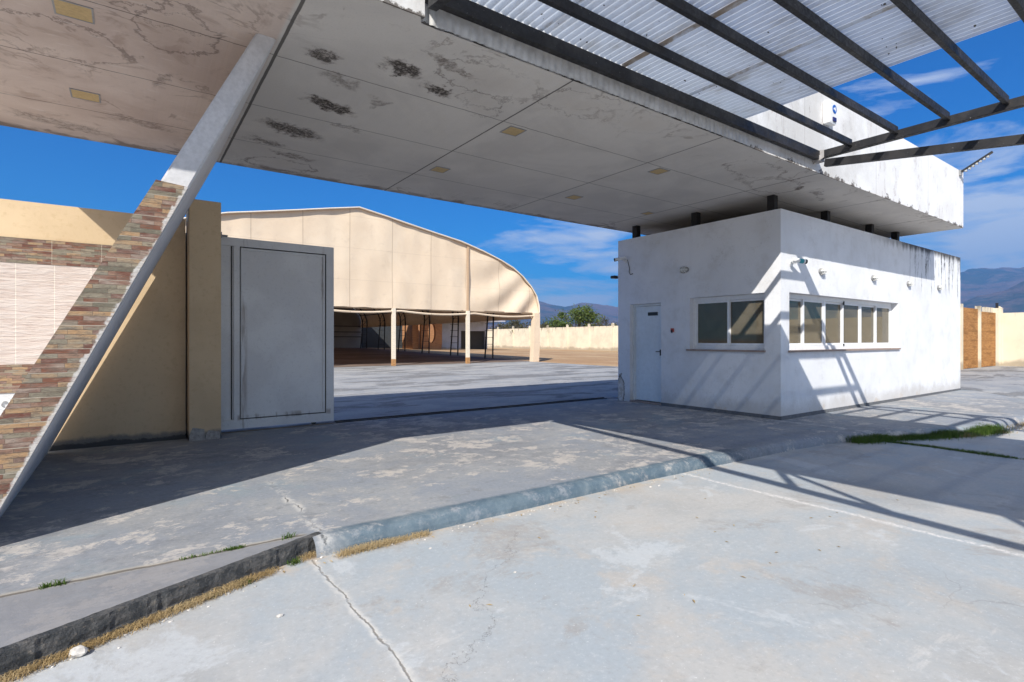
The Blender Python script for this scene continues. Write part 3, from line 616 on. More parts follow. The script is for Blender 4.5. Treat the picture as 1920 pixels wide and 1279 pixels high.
# ================================================================== YELLOW BOUNDARY WALL
yw = thing('boundary_wall', 'yellow rendered boundary wall behind the slanting column', 'wall', (-4, 8.27, 0))
b = MB(); b.box(-24, .60, 8.2, 8.36, -.1, 2.88); b.build('wall', YELLOW, yw)
b = MB(); b.box(.62, .985, 7.96, 8.40, -.1, 3.11, .012); b.build('pillar', YELLOW, yw)
b = MB()
for (x0, x1, z0, z1, y) in ((.62, .80, 0, .14, 7.952), (.80, .975, 0, .09, 7.954)): b.prism([(x0, z0), (x1, z0), (x1-.01, z1), (x0+.04, z1+.03), (x0+.01, z1*.7)], 'y', y, 7.962)
b.build('bare_plaster', plain('bare_grey_plaster', (.36, .34, .32), .9, 0, .3, 25), yw)
def clad(z0, z1, mat, nm, y0=8.18):
    b = MB(); b.prism([(-24, z0), (cr(z0)-.17, z0), (cr(z1)-.17, z1), (-24, z1)], 'y', y0, 8.199); b.build(nm, mat, yw)
clad(2.17, 2.455, LEDGER, 'stone_band', 8.175); clad(1.02, 2.168, PINK, 'tile_panel'); clad(.70, 1.018, LEDGER, 'stone_band', 8.175)
clad(0, .698, plain('white_lower_tile', (.62, .62, .62), .4, 0, .15, 4), 'lower_tile', 8.185)
# white scroll relief seen left of the column
b = MB()
def spiral(cx, cz, r0, r1, a0, a1, n=26):
    return [(cx+(r0+(r1-r0)*k/n)*math.cos(a0+(a1-a0)*k/n), 8.17, cz+(r0+(r1-r0)*k/n)*math.sin(a0+(a1-a0)*k/n)) for k in range(n+1)]
b.tube(spiral(-1.12, .58, .03, .085, 0, 7.5), .014, 8); b.tube(spiral(-1.30, .52, .02, .10, 2, 9), .014, 8); b.tube(spiral(-.99, .44, .02, .07, 3.5, 10), .012, 8)
b.build('scroll_relief', WPLAST, yw, smooth=True)

# ================================================================== SLIDING GATE
gt = thing('sliding_gate', 'grey steel sliding gate leaf standing open beside the yellow pillar', 'gate', (1.8, 8.5, 0))
def frame(b, x0, x1, z0, z1, w_, y0, y1, wb=None):
    wb = wb or w_
    b.box(x0, x0+w_, y0, y1, z0, z1); b.box(x1-w_, x1, y0, y1, z0, z1); b.box(x0+w_, x1-w_, y0, y1, z1-w_, z1); b.box(x0+w_, x1-w_, y0, y1, z0, z0+wb)
b = MB(); frame(b, .2, 2.60, .035, 2.74, .115, 8.42, 8.49, .13); b.box(1.20, 1.275, 8.422, 8.488, .165, 2.625); b.build('frame', GATE, gt)
b = MB(); b.box(.30, 1.205, 8.447, 8.462, .16, 2.63); b.build('panel', GATE, gt)
b = MB(); b.box(1.27, 2.50, 8.447, 8.462, .16, 2.63); b.build('panel', GATE, gt)
b = MB(); frame(b, 1.276, 2.484, .166, 2.624, .010, 8.437, 8.446); b.build('gap_shade', STEEL, gt)  # dark strips stand in for the shaded gap around the panel
b = MB(); frame(b, 1.293, 2.467, .183, 2.607, .030, 8.430, 8.4465); b.build('inner_trim', GATE, gt)
b = MB(); b.box(1.165, 1.180, 8.436, 8.446, .17, 2.62); b.build('gap_shade', STEEL, gt)
b = MB(); b.box(.95, 1.12, 8.40, 8.50, 2.742, 2.765); b.tube([(1.03, 8.41, 2.72), (1.03, 8.41, 2.80)], .02); b.build('top_guide', GREYM, gt)
for x in (.6, 2.3):
    b = MB(); b.tube([(x, 8.43, .04), (x, 8.48, .04)], .038, 18); b.build('wheel', STEEL, gt)
b = MB(); b.box(2.62, 8.56, 8.362, 8.374, -.02, .014); b.box(2.62, 8.56, 8.44, 8.458, -.02, .026); b.build('gate_track', STEEL, label='thin dark steel floor rail across the gateway', category='rail')

# ================================================================== BOOTH
BU0, BU1, BV0, BV1, BH = 8.55, 17.48, 4.49, 8.02, 3.42; T = .20
bo = thing('guard_booth', 'white flat-roofed guard booth with mould at its far top corner', 'booth', (13, 6.2, 0))
def wall_grid(b, axis, fixed0, fixed1, a0, a1, z0, z1, holes):
    xs = sorted({a0, a1, *[h[0] for h in holes], *[h[1] for h in holes]}); zs = sorted({z0, z1, *[h[2] for h in holes], *[h[3] for h in holes]})
    V = {}
    def vert(i, j, k):
        key = (i, j, k)
        if key not in V:
            f = (fixed0, fixed1)[k]; V[key] = b.bm.verts.new((xs[i], f, zs[j]) if axis == 'x' else (f, xs[i], zs[j]))
        return V[key]
    solid = {}
    for i in range(len(xs)-1):
        for j in range(len(zs)-1):
            cx, cz = (xs[i]+xs[i+1])/2, (zs[j]+zs[j+1])/2; solid[i, j] = not any(h[0] < cx < h[1] and h[2] < cz < h[3] for h in holes)
    for (i, j), s_ in solid.items():
        if not s_: continue
        for k in (0, 1): b.bm.faces.new([vert(i, j, k), vert(i+1, j, k), vert(i+1, j+1, k), vert(i, j+1, k)])
        for (di, dj, e) in ((-1, 0, ((i, j), (i, j+1))), (1, 0, ((i+1, j), (i+1, j+1))), (0, -1, ((i, j), (i+1, j))), (0, 1, ((i, j+1), (i+1, j+1)))):
            if not solid.get((i+di, j+dj), False): b.bm.faces.new([vert(*e[0], 0), vert(*e[1], 0), vert(*e[1], 1), vert(*e[0], 1)])
WZ0, WZ1 = 1.12, 2.08
b = MB(); wall_grid(b, 'x', BV0, BV0+T, BU0, BU1, -.1, BH, [(8.82, 13.39, WZ0, WZ1)]); b.build('wall', BOOTH, bo)
b = MB(); wall_grid(b, 'y', BU0, BU0+T, BV0+T, BV1, -.1, BH, [(4.76, 6.21, WZ0, WZ1), (6.88, 7.69, 0.02, 2.035)]); b.build('wall', BOOTH, bo)
b = MB(); b.box(BU0+T, BU1, BV1-T, BV1, -.1, BH); b.build('wall', BOOTH, bo)
b = MB(); b.box(BU1-T, BU1, BV0+T, BV1-T, -.1, BH); b.build('wall', BOOTH, bo)
b = MB(); b.box(BU0+T, BU1-T, BV0+T, BV1-T, 3.2, 3.38); b.build('roof', plain('grey_roof_membrane', (.10, .10, .10), .9), bo)
b = MB(); b.box(BU0+T, BU1-T, BV0+T, BV1-T, -.05, .03); b.build('inner_floor', INDARK, bo)
b = MB(); b.box(BU0+T+.005, BU1-T-.005, 7.35, 7.4, .03, 1.75); b.box(BU0+T+.005, BU1-T-.005, 7.36, 7.41, 1.752, 3.19); b.box(14.0, 14.05, BV0+T+.01, 7.34, .03, 3.19); b.build('inner_partition', INWALL, bo)
b = MB(); b.box(9.3, 12.8, 4.75, 5.25, .95, 1.0); b.box(9.4, 9.45, 4.8, 5.2, .03, .95); b.box(12.6, 12.65, 4.8, 5.2, .03, .95); b.build('counter', INDARK, bo)
b = MB(); sk = .012
b.prism([(BU0+.3, -.05), (BU1+.0, -.05), (BU1, .045), (BU0-sk, .062), (BU0-sk, -.05)], 'y', BV0-sk, BV0-.001); b.build('skirting', SKIRT, bo)
b = MB(); b.box(BU0-sk, BU0-.001, BV0, 6.87, -.05, .06); b.build('skirting', SKIRT, bo)
# door
d = MB(); d.box(8.665, 8.70, 6.935, 7.64, .045, 1.985); dr = d.build('door', DOORM, bo)
b = MB(); fx0, fx1 = 8.64, 8.72; b.box(fx0, fx1, 6.882, 6.932, .025, 2.033); b.box(fx0, fx1, 7.643, 7.688, .025, 2.033); b.box(fx0, fx1, 6.932, 7.643, 1.99, 2.033); b.build('door_frame', DOORM, dr)
b = MB(); b.box(8.657, 8.663, 7.05, 7.30, 1.79, 1.86); b.build('door_plate', BLACK, dr)
b = MB(); b.box(8.652, 8.664, 6.96, 6.995, .98, 1.10); b.tube([(8.655, 6.977, 1.06), (8.62, 6.977, 1.06), (8.615, 7.06, 1.06)], .009); b.build('handle', BLACK, dr)
b = MB(); b.box(8.53, 8.74, 6.89, 7.68, -.02, .028); b.build('threshold', SILLM, dr)
# windows
def window(axis, f0, a0, a1, panes, z0=WZ0, z1=WZ1, pairs=2):
    # f0: outer face coordinate of the frame, going inward
    b = MB(); fw = .05; y0, y1 = f0, f0+.07
    def bx(p0, p1, q0, q1, y0_, y1_, bb):
        if axis == 'x': bb.box(p0, p1, y0_, y1_, q0, q1)
        else: bb.box(y0_, y1_, p0, p1, q0, q1)
    bx(a0+.002, a0+fw, z0+.002, z1-.002, y0, y1, b); bx(a1-fw, a1-.002, z0+.002, z1-.002, y0, y1, b); bx(a0+fw, a1-fw, z1-.075, z1-.002, y0, y1, b); bx(a0+fw, a1-fw, z0+.002, z0+.075, y0, y1, b)
    nf = panes//2
    for i in range(1, nf):
        c = a0+(a1-a0)*i/nf; bx(c-.035, c+.035, z0+.075, z1-.075, y0+.002, y1-.002, b)
    fo = b.build('window', ALU, bo)
    wd = (a1-a0)/panes; shift = (0, .03)
    for i in range(panes):
        p0 = a0+wd*i+(.05 if i % 2 == 0 else -.02); p1 = a0+wd*(i+1)-(.05 if i % 2 == 1 else -.02)
        if i % 2 == 0 and i > 0: p0 = a0+wd*i+.036
        if i % 2 == 1 and i < panes-1: p1 = a0+wd*(i+1)-.036
        yy = f0+.008+shift[(i+1) % 2]; s_ = MB(); sw = .042; zb, zt = z0+.077, z1-.077
        bx(p0, p0+sw, zb, zt, yy, yy+.026, s_); bx(p1-sw, p1, zb, zt, yy, yy+.026, s_); bx(p0+sw, p1-sw, zt-.035, zt, yy, yy+.026, s_); bx(p0+sw, p1-sw, zb, zb+.04, yy, yy+.026, s_)
        s_.build('sash', ALU, fo)
        g = MB(); bx(p0+sw, p1-sw, zb+.04, zt-.035, yy+.012, yy+.015, g); g.build('pane', GLASS, fo)
    if axis == 'x':
        for x_ in (a0+wd*3,):
            q = MB(); q.box(x_-.02, x_+.02, f0-.012, f0+.006, z1-.12, z1-.05); q.build('latch', BLACK, fo); q = MB(); q.box(x_-.014, x_+.014, f0-.012, f0+.006, z0+.06, z0+.10); q.build('latch', BLACK, fo)
    return fo
w1 = window('x', BV0+.13, 8.82, 13.39, 6); w2 = window('y', BU0+.10, 4.76, 6.21, 2)
b = MB(); b.box(8.78, 13.43, BV0-.035, BV0+.128, WZ0-.028, WZ0+.002); b.build('sill', SILLM, w1)
b = MB(); b.box(BU0-.035, BU0+.098, 4.74, 6.27, WZ0-.028, WZ0+.002); b.build('sill', SILLM, w2)

# ------------------------------------------------------------------ fittings on the booth
def wall_lamp(loc, face, label, group='oval bulkhead lamps along the booth walls'):
    t = thing('wall_lamp', label, 'lamp', loc, group)
    x, y, z = loc; n = Vector((0, -1, 0)) if face == 'x' else Vector((-1, 0, 0)); s_ = Vector((1, 0, 0)) if face == 'x' else Vector((0, 1, 0))
    def P(a, o, h): return (x+s_.x*a+n.x*o, y+s_.y*a+n.y*o, z+h)
    def ell(rw, rh, o): return [P(rw*math.cos(2*math.pi*k/20), o, rh*math.sin(2*math.pi*k/20)) for k in range(20)]
    b = MB(); rg = [[b.bm.verts.new(p) for p in ell(rw, rh, o)] for rw, rh, o in ((.105, .062, .001), (.105, .062, .022), (.092, .050, .034))]
    for A, B in zip(rg, rg[1:]):
        for k in range(20): b.bm.faces.new((A[k], A[(k+1) % 20], B[(k+1) % 20], B[k]))
    b.bm.faces.new(rg[0]); b.build('base', GREYM, t)
    b = MB(); rg = [[b.bm.verts.new(p) for p in ell(rw, rh, o)] for rw, rh, o in ((.088, .047, .030), (.080, .042, .055), (.055, .028, .070), (.02, .01, .075))]
    for A, B in zip(rg, rg[1:]):
        for k in range(20): b.bm.faces.new((A[k], A[(k+1) % 20], B[(k+1) % 20], B[k]))
    b.bm.faces.new(rg[-1]); b.build('lens', CLEAR, t, smooth=True)
    b = MB()
    for a in (-.05, 0, .05): b.tube([P(a, .02, -.055), P(a, .07, -.04), P(a, .088, 0), P(a, .07, .04), P(a, .02, .055)], .005, 6)
    b.tube([P(-.1, .04, 0), P(-.06, .082, 0), P(.06, .082, 0), P(.1, .04, 0)], .005, 6); b.build('guard', WPLAST, t)
    return t
wall_lamp((8.548, 6.33, 2.62), 'y', 'oval caged bulkhead lamp on the shaded wall above the door and window')
for x, lb in ((9.92, 'above the second pane of the long window'), (12.10, 'above the fifth pane of the long window'), (13.95, 'just right of the long window'), (15.85, 'below the mould near the far corner')):
    z = {9.92: 2.50, 12.10: 2.53, 13.95: 2.53, 15.85: 2.55}[x]; wall_lamp((x, BV0-.002, z), 'x', 'oval caged bulkhead lamp on the sunlit wall '+lb)
def cctv(loc, dirv, n, label, band=None, cable=None):
    t = thing('security_camera', label, 'camera', loc); p = Vector(loc); d = Vector(dirv).normalized(); n = Vector(n)
    b = MB(); b.tube([p+n*.001, p+n*.025], .045, 16); b.tube([p+n*.02, p+n*.09, p+n*.11+Vector((0, 0, .02))], .012, 8); b.build('bracket', WPLAST, t)
    c = p+n*.12+Vector((0, 0, .03)); b = MB(); b.tube([c-d*.10, c+d*.12], .036, 16); b.prism([(0, 0)]*0+[(0, 0), (1, 0), (0, 1)], 'z', 0, 0) if 0 else None; b.build('body', WPLAST, t)
    b = MB(); b.tube([c+d*.12, c+d*.15], .037, 16); b.build('lens_hood', BLACK, t)
    if band: b = MB(); b.tube([c+d*.02, c+d*.09], .038, 16); b.build('coloured_band', band, t)
    if cable: b = MB(); b.tube([Vector(q) for q in cable], .007, 6); b.build('cable', BLACK, t)
    return t
cctv((8.86, BV0, 2.56), (.9, -.5, -.12), (0, -1, 0), 'white security camera at the sunlit corner of the booth', TEAL)
cctv((BU0, 7.82, 2.98), (-.5, .9, -.15), (-1, 0, 0), 'white security camera with a hanging cable near the booth door', None,
     [(8.545, 7.75, 2.98), (8.51, 7.70, 2.92), (8.53, 7.68, 2.80), (8.54, 7.70, 2.72), (8.53, 7.66, 2.66), (8.545, 7.60, 2.68)])
t = thing('side_lamp', 'small dark lamp poking out from the back edge of the booth', 'lamp', (8.6, 8.02, 2.6))
b = MB(); b.tube([(8.62, 8.021, 2.66), (8.60, 8.13, 2.67)], .012, 8); b.build('arm', GREYM, t)
b = MB(); b.box(8.52, 8.68, 8.10, 8.22, 2.63, 2.69, .01); b.build('head', BLACK, t)
t = thing('door_bell', 'small red and black bell box on the wall beside the booth door', 'bell', (8.549, 6.60, 1.45))
b = MB(); b.box(8.528, 8.549, 6.565, 6.635, 1.45, 1.52, .004); b.build('housing', RED, t)
b = MB(); b.box(8.518, 8.527, 6.585, 6.615, 1.43, 1.49); b.build('button', BLACK, t)
# alarm siren on the fascia
t = thing('alarm_siren', 'white alarm siren box with a round blue emblem on the canopy fascia', 'alarm', (8.33, 3.69, 4.55))
b = MB(); b.box(8.21, 8.43, 3.601, 3.698, 4.44, 4.77, .022); b.build('housing', WPLAST, t, smooth=False)
b = MB(); b.tube([(8.36, 3.5995, 4.66), (8.36, 3.595, 4.66)], .062, 24); em = b.build('emblem', BLUE, t)
b = MB()
for k in range(3):
    a = .012+.014*k; b.tube([(8.352+a*math.cos(q), 3.5935, 4.66+a*1.1*math.sin(q)) for q in (-.9, -.45, 0, .45, .9)], .0025, 5)
b.prism([(8.325, 4.648), (8.345, 4.648), (8.358, 4.635), (8.358, 4.685), (8.345, 4.672), (8.325, 4.672)], 'y', 3.592, 3.5945); b.build('speaker_mark', WPLAST, em)
b = MB(); b.box(8.30, 8.40, 3.585, 3.603, 4.475, 4.535, .006); b.build('strobe', NAVY, t)
# light bar on the canopy end
t = thing('light_bar', 'black slanting light bar at the right end of the canopy top', 'floodlight', (14.35, 3.70, 4.86))
P0, P1 = Vector((14.34, 3.66, 4.86)), Vector((14.42, 3.18, 5.16))
b = MB(); b.beam(P0, P1, .10, .03); b.build('housing', BLACK, t)
b = MB(); b.box(14.30, 14.38, 3.66, 3.70, 4.78, 4.90); b.build('bracket', GREYM, t)
for k in range(7):
    q = P0.lerp(P1, (k+1.2)/8.4); b = MB(); b.box(q.x-.035, q.x+.035, q.y-.018, q.y+.018, q.z-.055, q.z-.022, .004); b.build('lens', CLEAR, t)

# ================================================================== STEEL PERGOLA
pg = thing('pergola', 'dark steel pergola half covered with translucent corrugated sheets', 'pergola', (5, 1, 0))
PU0, PU1, PV0, PV1 = 1.82, 7.97, -3.3, 3.66
pv = [3.64-.0, 3.21, 2.68, 2.155, 1.63, 1.105, .58, .055, -.47, -.995, -1.52, -2.045, -2.57, -3.1]
for i, v in enumerate(pv):
    b = MB()
    if i == 0: b.box(PU0-.02, PU1-.045, 3.605, 3.672, 3.845, 3.965)
    else: b.box(PU0+.045, PU1-.045, v-.023, v+.023, 3.91, 4.0, .006)
    b.build('ledger_beam' if i == 0 else 'purlin', STEEL, pg)
for x in (PU0, PU1):
    b = MB(); b.box(x-.043, x+.043, PV0, 3.60 if x == PU0 else PV1, 3.86, 3.965, .006); b.build('upper_chord', STEEL, pg)
    def lz(v): return 3.86-.06-.142*(3.64-v)
    b = MB(); b.beam((x, PV0, lz(PV0)), (x, 3.55, lz(3.55)), .07, .10); b.build('lower_chord', STEEL, pg)
    for v in (-.15, -2.0):
        b = MB(); b.box(x-.03, x+.03, v-.03, v+.03, lz(v)+.05, 3.86); b.build('web_bar', STEEL, pg)
    b = MB(); b.beam((x, -.2, 3.86), (x, -.95, lz(-.95)), .05, .05); b.build('web_bar', STEEL, pg)
b = MB(); b.box(7.905, 8.05, 3.60, 3.70, 3.83, 3.90); b.prism([(3.70, 3.80), (3.55, 3.86), (3.55, 3.97), (3.70, 3.99)], 'x', 7.925, 7.93); b.build('bracket', plain('bracket_grey', (.4, .38, .37), .7), pg)
# corrugated sheets, one mesh each, lapped
SH = [(1.62, 2.97), (2.93, 4.03), (3.98, 5.08), (5.04, 6.14)]
for k, (x0, x1) in enumerate(SH):
    b = MB(); nx = int((x1-x0)/.0095); rows = []
    for i in range(nx+1):
        x = x0+(x1-x0)*i/nx; z = 4.022+.016*math.sin(x*2*math.pi/.076)+.003*(k % 2)
        c_ = []
        for v in (3.688, 2.4, 1.2, 0, -1.2, -2.4, -3.4):
            e = .006*mnoise.noise(Vector((x*1.2, v, k))); c_.append(b.bm.verts.new((x, v, z+e)))
        rows.append(c_)
    for A, B in zip(rows, rows[1:]):
        for j in range(6): b.bm.faces.new((A[j], B[j], B[j+1], A[j+1]))
    b.build('roof_sheet', SHEET, pg, smooth=True)

# ================================================================== ARCHED TENT HALL
hall = thing('tent_hall', 'large sand coloured arched tent hall open below its fabric front', 'tent', (8.9, 40, 0))
AP = 8.9; arc = [(0, 7.55), (1.4, 7.30), (2.8, 7.03), (4.2, 6.77), (5.6, 6.52), (7.0, 6.13), (8.2, 5.72), (9.0, 5.38), (9.7, 4.92), (10.3, 4.38), (10.7, 3.85), (10.88, 3.3), (10.9, 2.86)]
full = [(-x, z) for x, z in arc[::-1]]+arc[1:]
HV0, HV1 = 25.0, 54.9
b = MB()
# fabric gable: grid with soft folds and a sagging hem
NX = 190; NZ = 26; G = []
def topz(x):
    a = abs(x)
    for (x0, z0), (x1, z1) in zip(arc, arc[1:]):
        if x0 <= a <= x1: return z0+(z1-z0)*(a-x0)/(x1-x0)
    return 2.86
for i in range(NX+1):
    x = -10.89+21.78*i/NX; zt = max(topz(x), 2.95); ph = (x+AP-1.7)/4.35; sag = .05*math.sin(math.pi*(ph % 1)); zb = 2.86-sag*0+.02*mnoise.noise(Vector((x*2, 0, 0)))
    c_ = []
    for j in range(NZ+1):
        z = zb+(zt-zb)*j/NZ; wr = .05*mnoise.noise(Vector((x*.5, z*.5, 3)))
        wr += .045*mnoise.noise(Vector((x*1.3, z*.35, 9)))
        if x > 5.2: wr += .11*math.sin((z*3.2-(x-6)**2*.45))*min(1, (x-5.2)/3)*(1-.5*j/NZ)
        c_.append(b.bm.verts.new((AP+x, HV0+wr, z)))
    G.append(c_)
for A, B in zip(G, G[1:]):
    for j in range(NZ): b.bm.faces.new((A[j], B[j], B[j+1], A[j+1]))
b.build('gable_fabric', TARP, hall, smooth=True)
b = MB(); rr = []
for v in [HV0-.12, HV0-.02]+[HV0+4.6*k*.5 for k in range(1, 13)]+[HV1]:
    sag = 0 if abs(((v-HV0)/4.6) % 1) < .05 or v < HV0 else -.06
    rr.append([b.bm.verts.new((AP+x*1.002, v, z+.03+(sag if abs(x) < 10 else 0))) for x, z in full])
for A, B in zip(rr, rr[1:]):
    for i in range(len(full)-1): b.bm.faces.new((A[i], A[i+1], B[i+1], B[i]))
b.build('roof_fabric', TARP, hall, smooth=True)
b = MB(); b.tube([(AP+x, HV0-.14, z+.04) for x, z in full], .035, 6); b.build('edge_rope', PEACH, hall)
b = MB(); pts = [(AP-10.8+21.6*k/60, HV0-.03, 2.74-.12*abs(math.sin(math.pi*((k/60*21.6+.15)/4.35)))) for k in range(61)]; b.tube(pts, .055, 6); b.build('rolled_hem', TARP, hall)
b = MB(); b.box(AP-10.8, AP+10.8, HV0+.02, HV0+.12, 2.80, 2.90); b.build('front_beam', plain('brown_beam', (.20, .14, .09), .7), hall)
for x in (6.3, 10.65, 14.92):
    b = MB(); b.box(x-.085, x+.085, HV0-.12, HV0+.05, .0, 2.86); o = b.build('post', PEACH, hall)
    b = MB(); b.box(x-.09, x+.09, HV0-.125, HV0+.055, .0, .34); b.build('rusty_foot', RUST, o)
    b = MB(); b.box(x-.06, x+.06, HV0-.10, HV0-.07, 2.86, topz(x-AP)-.08); b.build('seam_strip', plain('seam_brown', (.48, .33, .21), .8), o) if x > 14 else None
    if x <= 14: bm_ = None
b = MB(); b.prism([(19.28, 0), (19.72, 0), (19.80, 1.2), (19.80, 2.86), (19.42, 2.86), (19.36, 1.2)], 'y', HV0-.2, HV0+.15); b.build('corner_wrap', TARP, hall)
# ladder-like truss columns with arched ribs
def ladder(vv, side):
    xo = AP+side*10.75; b = MB(); zf_ = fz(xo, vv)
    inn = [(AP+side*(x-.55 if x > 9 else x), z-(.45 if x < 9 else .45*(10.9-x)/1.9)) for x, z in arc]
    b.tube([(xo, vv, zf_)]+[(AP+side*(x-.1), vv, z-.08) for x, z in arc[::-1]], .05, 6)
    b.tube([(xo-side*.62, vv, zf_)]+[(p[0]-side*.0, vv, p[1]-.1) for p in inn[::-1]], .05, 6)
    for k in range(6): z = .5+k*.45+zf_; b.box(min(xo, xo-side*.62), max(xo, xo-side*.62), vv-.015, vv+.015, z-.015, z+.015)
    for k in range(len(arc)-1):
        p = arc[k]; q = inn[k+1]; b.beam((AP+side*(p[0]-.1), vv, p[1]-.1), (q[0], vv, q[1]-.1), .03, .03)
    return b
for k in range(1, 7):
    for sd_ in (1, -1):
        ladder(HV0+4.65*k, sd_).build('truss_rib', BSTEEL, hall)
        xo = AP+sd_*10.75
b = MB()
for x in (4.2, 8.2, 10.6):
    for sg in (1, -1): z = topz(x)-.2; b.tube([(AP+sg*x, HV0+.1, z), (AP+sg*x, HV1, z)], .035, 6)
b.build('long_purlins', BSTEEL, hall)
b = MB(); rr = []
b.box(AP+10.85, AP+10.90, HV0+.3, HV1, 2.55, 2.9); b.build('side_valance', TARP, hall)

# ------------------------------------------------------------------ end wall with stepped seating seen under the tent
ew = thing('end_wall', 'tall grey wall closing the far end of the tent hall', 'wall', (5, 55, .4))
b = MB(); b.box(-4, 19.9, 55, 55.3, .2, 8.2); b.build('wall', GREYW, ew)
b = MB()
for z in (1.55, 2.05, 2.65): b.box(-4, 19.8, 54.93, 54.998, z, z+.10)
b.build('ledge', plain('ledge_dark', (.10, .10, .10), .8), ew)
b = MB(); b.box(14.0, 14.35, 54.9, 54.99, 2.0, 2.75); b.build('plate', WHITEB, ew)
sh = thing('shade_backdrop', 'added dark grey shade-toned shed between the tent end and the brick building', 'backdrop', (22, 55, .4))
b = MB(); b.box(20.0, 26.4, 55, 57, .2, 3.3); b.build('wall', plain('backdrop_shade_grey', (.045, .05, .055), .7), sh)  # dark colour stands in for shade on the end wall's right stretch
b = MB(); b.box(19.95, 26.5, 54.85, 57.1, 3.303, 3.45); b.build('roof', plain('backdrop_top_pale', (.6, .58, .55), .6), sh)
t = MB(); t.box(7.5, 9.8, 54.85, 54.96, 3.05, 3.45); t.build('banner', BLACK, None, label='small black banner fixed high on the grey end wall', category='banner', loc=(8.6, 54.9, 3.05))
t = MB(); t.box(6.8, 7.5, 54.85, 54.96, 3.02, 3.5); t.build('panel_sign', BLUE, None, label='small blue panel left of the black banner on the grey end wall', category='sign', loc=(7.1, 54.9, 3.02))
t = MB(); t.box(5.1, 5.25, 54.9, 54.99, 4.7, 5.3); t.box(5.8, 5.95, 54.9, 54.99, 4.8, 5.4); t.build('wall_mark', plain('olive_mark', (.08, .09, .04), .8), ew)
# brick building with a round opening
bb = thing('brick_building', 'orange brick building with a tall oval opening beyond the tent', 'building', (25, 50, .3))
b = MB(); ring = [(25.55+.45*math.cos(2*math.pi*k/24), 2.0+1.05*math.sin(2*math.pi*k/24)) for k in range(24)]
x0, x1, z0, z1 = 24.35, 26.75, .1, 3.7
outer = []
for k in range(24):
    a = 2*math.pi*k/24; dx, dz = math.cos(a), math.sin(a); s1 = ((x1-25.55) if dx > 0 else (25.55-x0))/max(abs(dx), 1e-6); s2 = ((z1-2.0) if dz > 0 else (2.0-z0))/max(abs(dz), 1e-6); s_ = min(s1, s2); outer.append((25.55+dx*s_, 2.0+dz*s_))
for yv in (50, 50.35):
    O = [b.bm.verts.new((p[0], yv, p[1])) for p in outer]; I = [b.bm.verts.new((p[0], yv, p[1])) for p in ring]
    for k in range(24): b.bm.faces.new((O[k], O[(k+1) % 24], I[(k+1) % 24], I[k]))
    if yv == 50: O0, I0 = O, I
for k in range(24):
    b.bm.faces.new((I0[k], I0[(k+1) % 24], I[(k+1) % 24], I[k])); b.bm.faces.new((O0[k], O0[(k+1) % 24], O[(k+1) % 24], O[k]))
b.build('wall', BRICK, bb)
b = MB(); b.box(24.2, 28.0, 53, 53.3, 0, 3.9); b.box(23.6, 24.25, 50.5, 53, 0, 3.6); b.build('rear_wall', BRICK, bb)
b = MB(); b.box(20.3, 27.6, 46.4, 50.6, 3.72, 3.95); b.build('roof', plain('shade_slab_grey', (.35, .3, .27), .9), bb)  # overhang added, hidden behind the tent fabric, to shade the brick front
wb = thing('pale_building', 'low pale building with a dark gateway beyond the tent', 'building', (33, 58, 0))
b = MB(); wall_grid(b, 'x', 58, 58.3, 29.5, 37.6, 0, 3.5, [(33.7, 37.3, 0, 2.4)]); b.build('wall', WHITEB, wb)
b = MB(); b.box(33.3, 37.5, 58.6, 58.7, 0, 2.9); b.build('opening_dark', plain('opening_shade', (.06, .055, .045), .8), wb)  # dark sheet stands in for the shade inside the opening
b = MB(); b.box(25.8, 37.8, 54.2, 62, 3.503, 3.65); b.build('roof', WHITEB, wb)  # overhang added forward and left to keep the pale front shaded

# ================================================================== PERIMETER WALLS
def peri(label, y0, y1, x, h, step):
    t = thing('perimeter_wall', label, 'wall', (x, (y0+y1)/2, 0)); n = int(round((y1-y0)/step))
    b = MB(); b.box(x, x+.12, y0, y1, -.05, h); b.build('panels', CREAM, t)
    for k in range(n+1):
        y = y0+(y1-y0)*k/n; b = MB(); hh = h+.22; b.box(x-.09, x+.16, y-.11, y+.11, -.05, hh); b.prism([(y-.13, hh), (y+.13, hh), (y, hh+.12)], 'x', x-.1, x+.17); b.build('post', CREAM, t)
    return t
peri('long cream precast perimeter wall behind the brown field', 20, 92, 46, 2.92, 3.9)
peri('cream perimeter wall at the right edge beside the orange boards', -12, 7.5, 35.13, 2.62, 6.5)
fe = thing('board_fence', 'orange brown board fence between cream posts right of the booth', 'fence', (31, 7.6, 0))
for (x0, x1, zt) in ((22.0, 25.6, 2.72), (25.8, 29.3, 2.72), (29.5, 31.9, 2.72), (32.1, 34.75, 2.62)):
    b = MB(); b.box(x0, x1, 7.55, 7.62, .02, zt); b.build('board_panel', PANEL, fe)
for x in (25.7, 29.4, 32.0, 34.98):
    b = MB(); b.box(x-.11, x+.11, 7.48, 7.66, 0, 2.86); b.build('post', CREAM, fe)
b = MB(); b.box(33.6, 35.3, 7.66, 7.8, 2.63, 2.88); b.build('capping', CREAM, fe)
b = MB(); b.box(34.93, 35.03, 7.5, 7.6, 2.862, 3.12); b.build('lamp_stub', BLACK, fe)

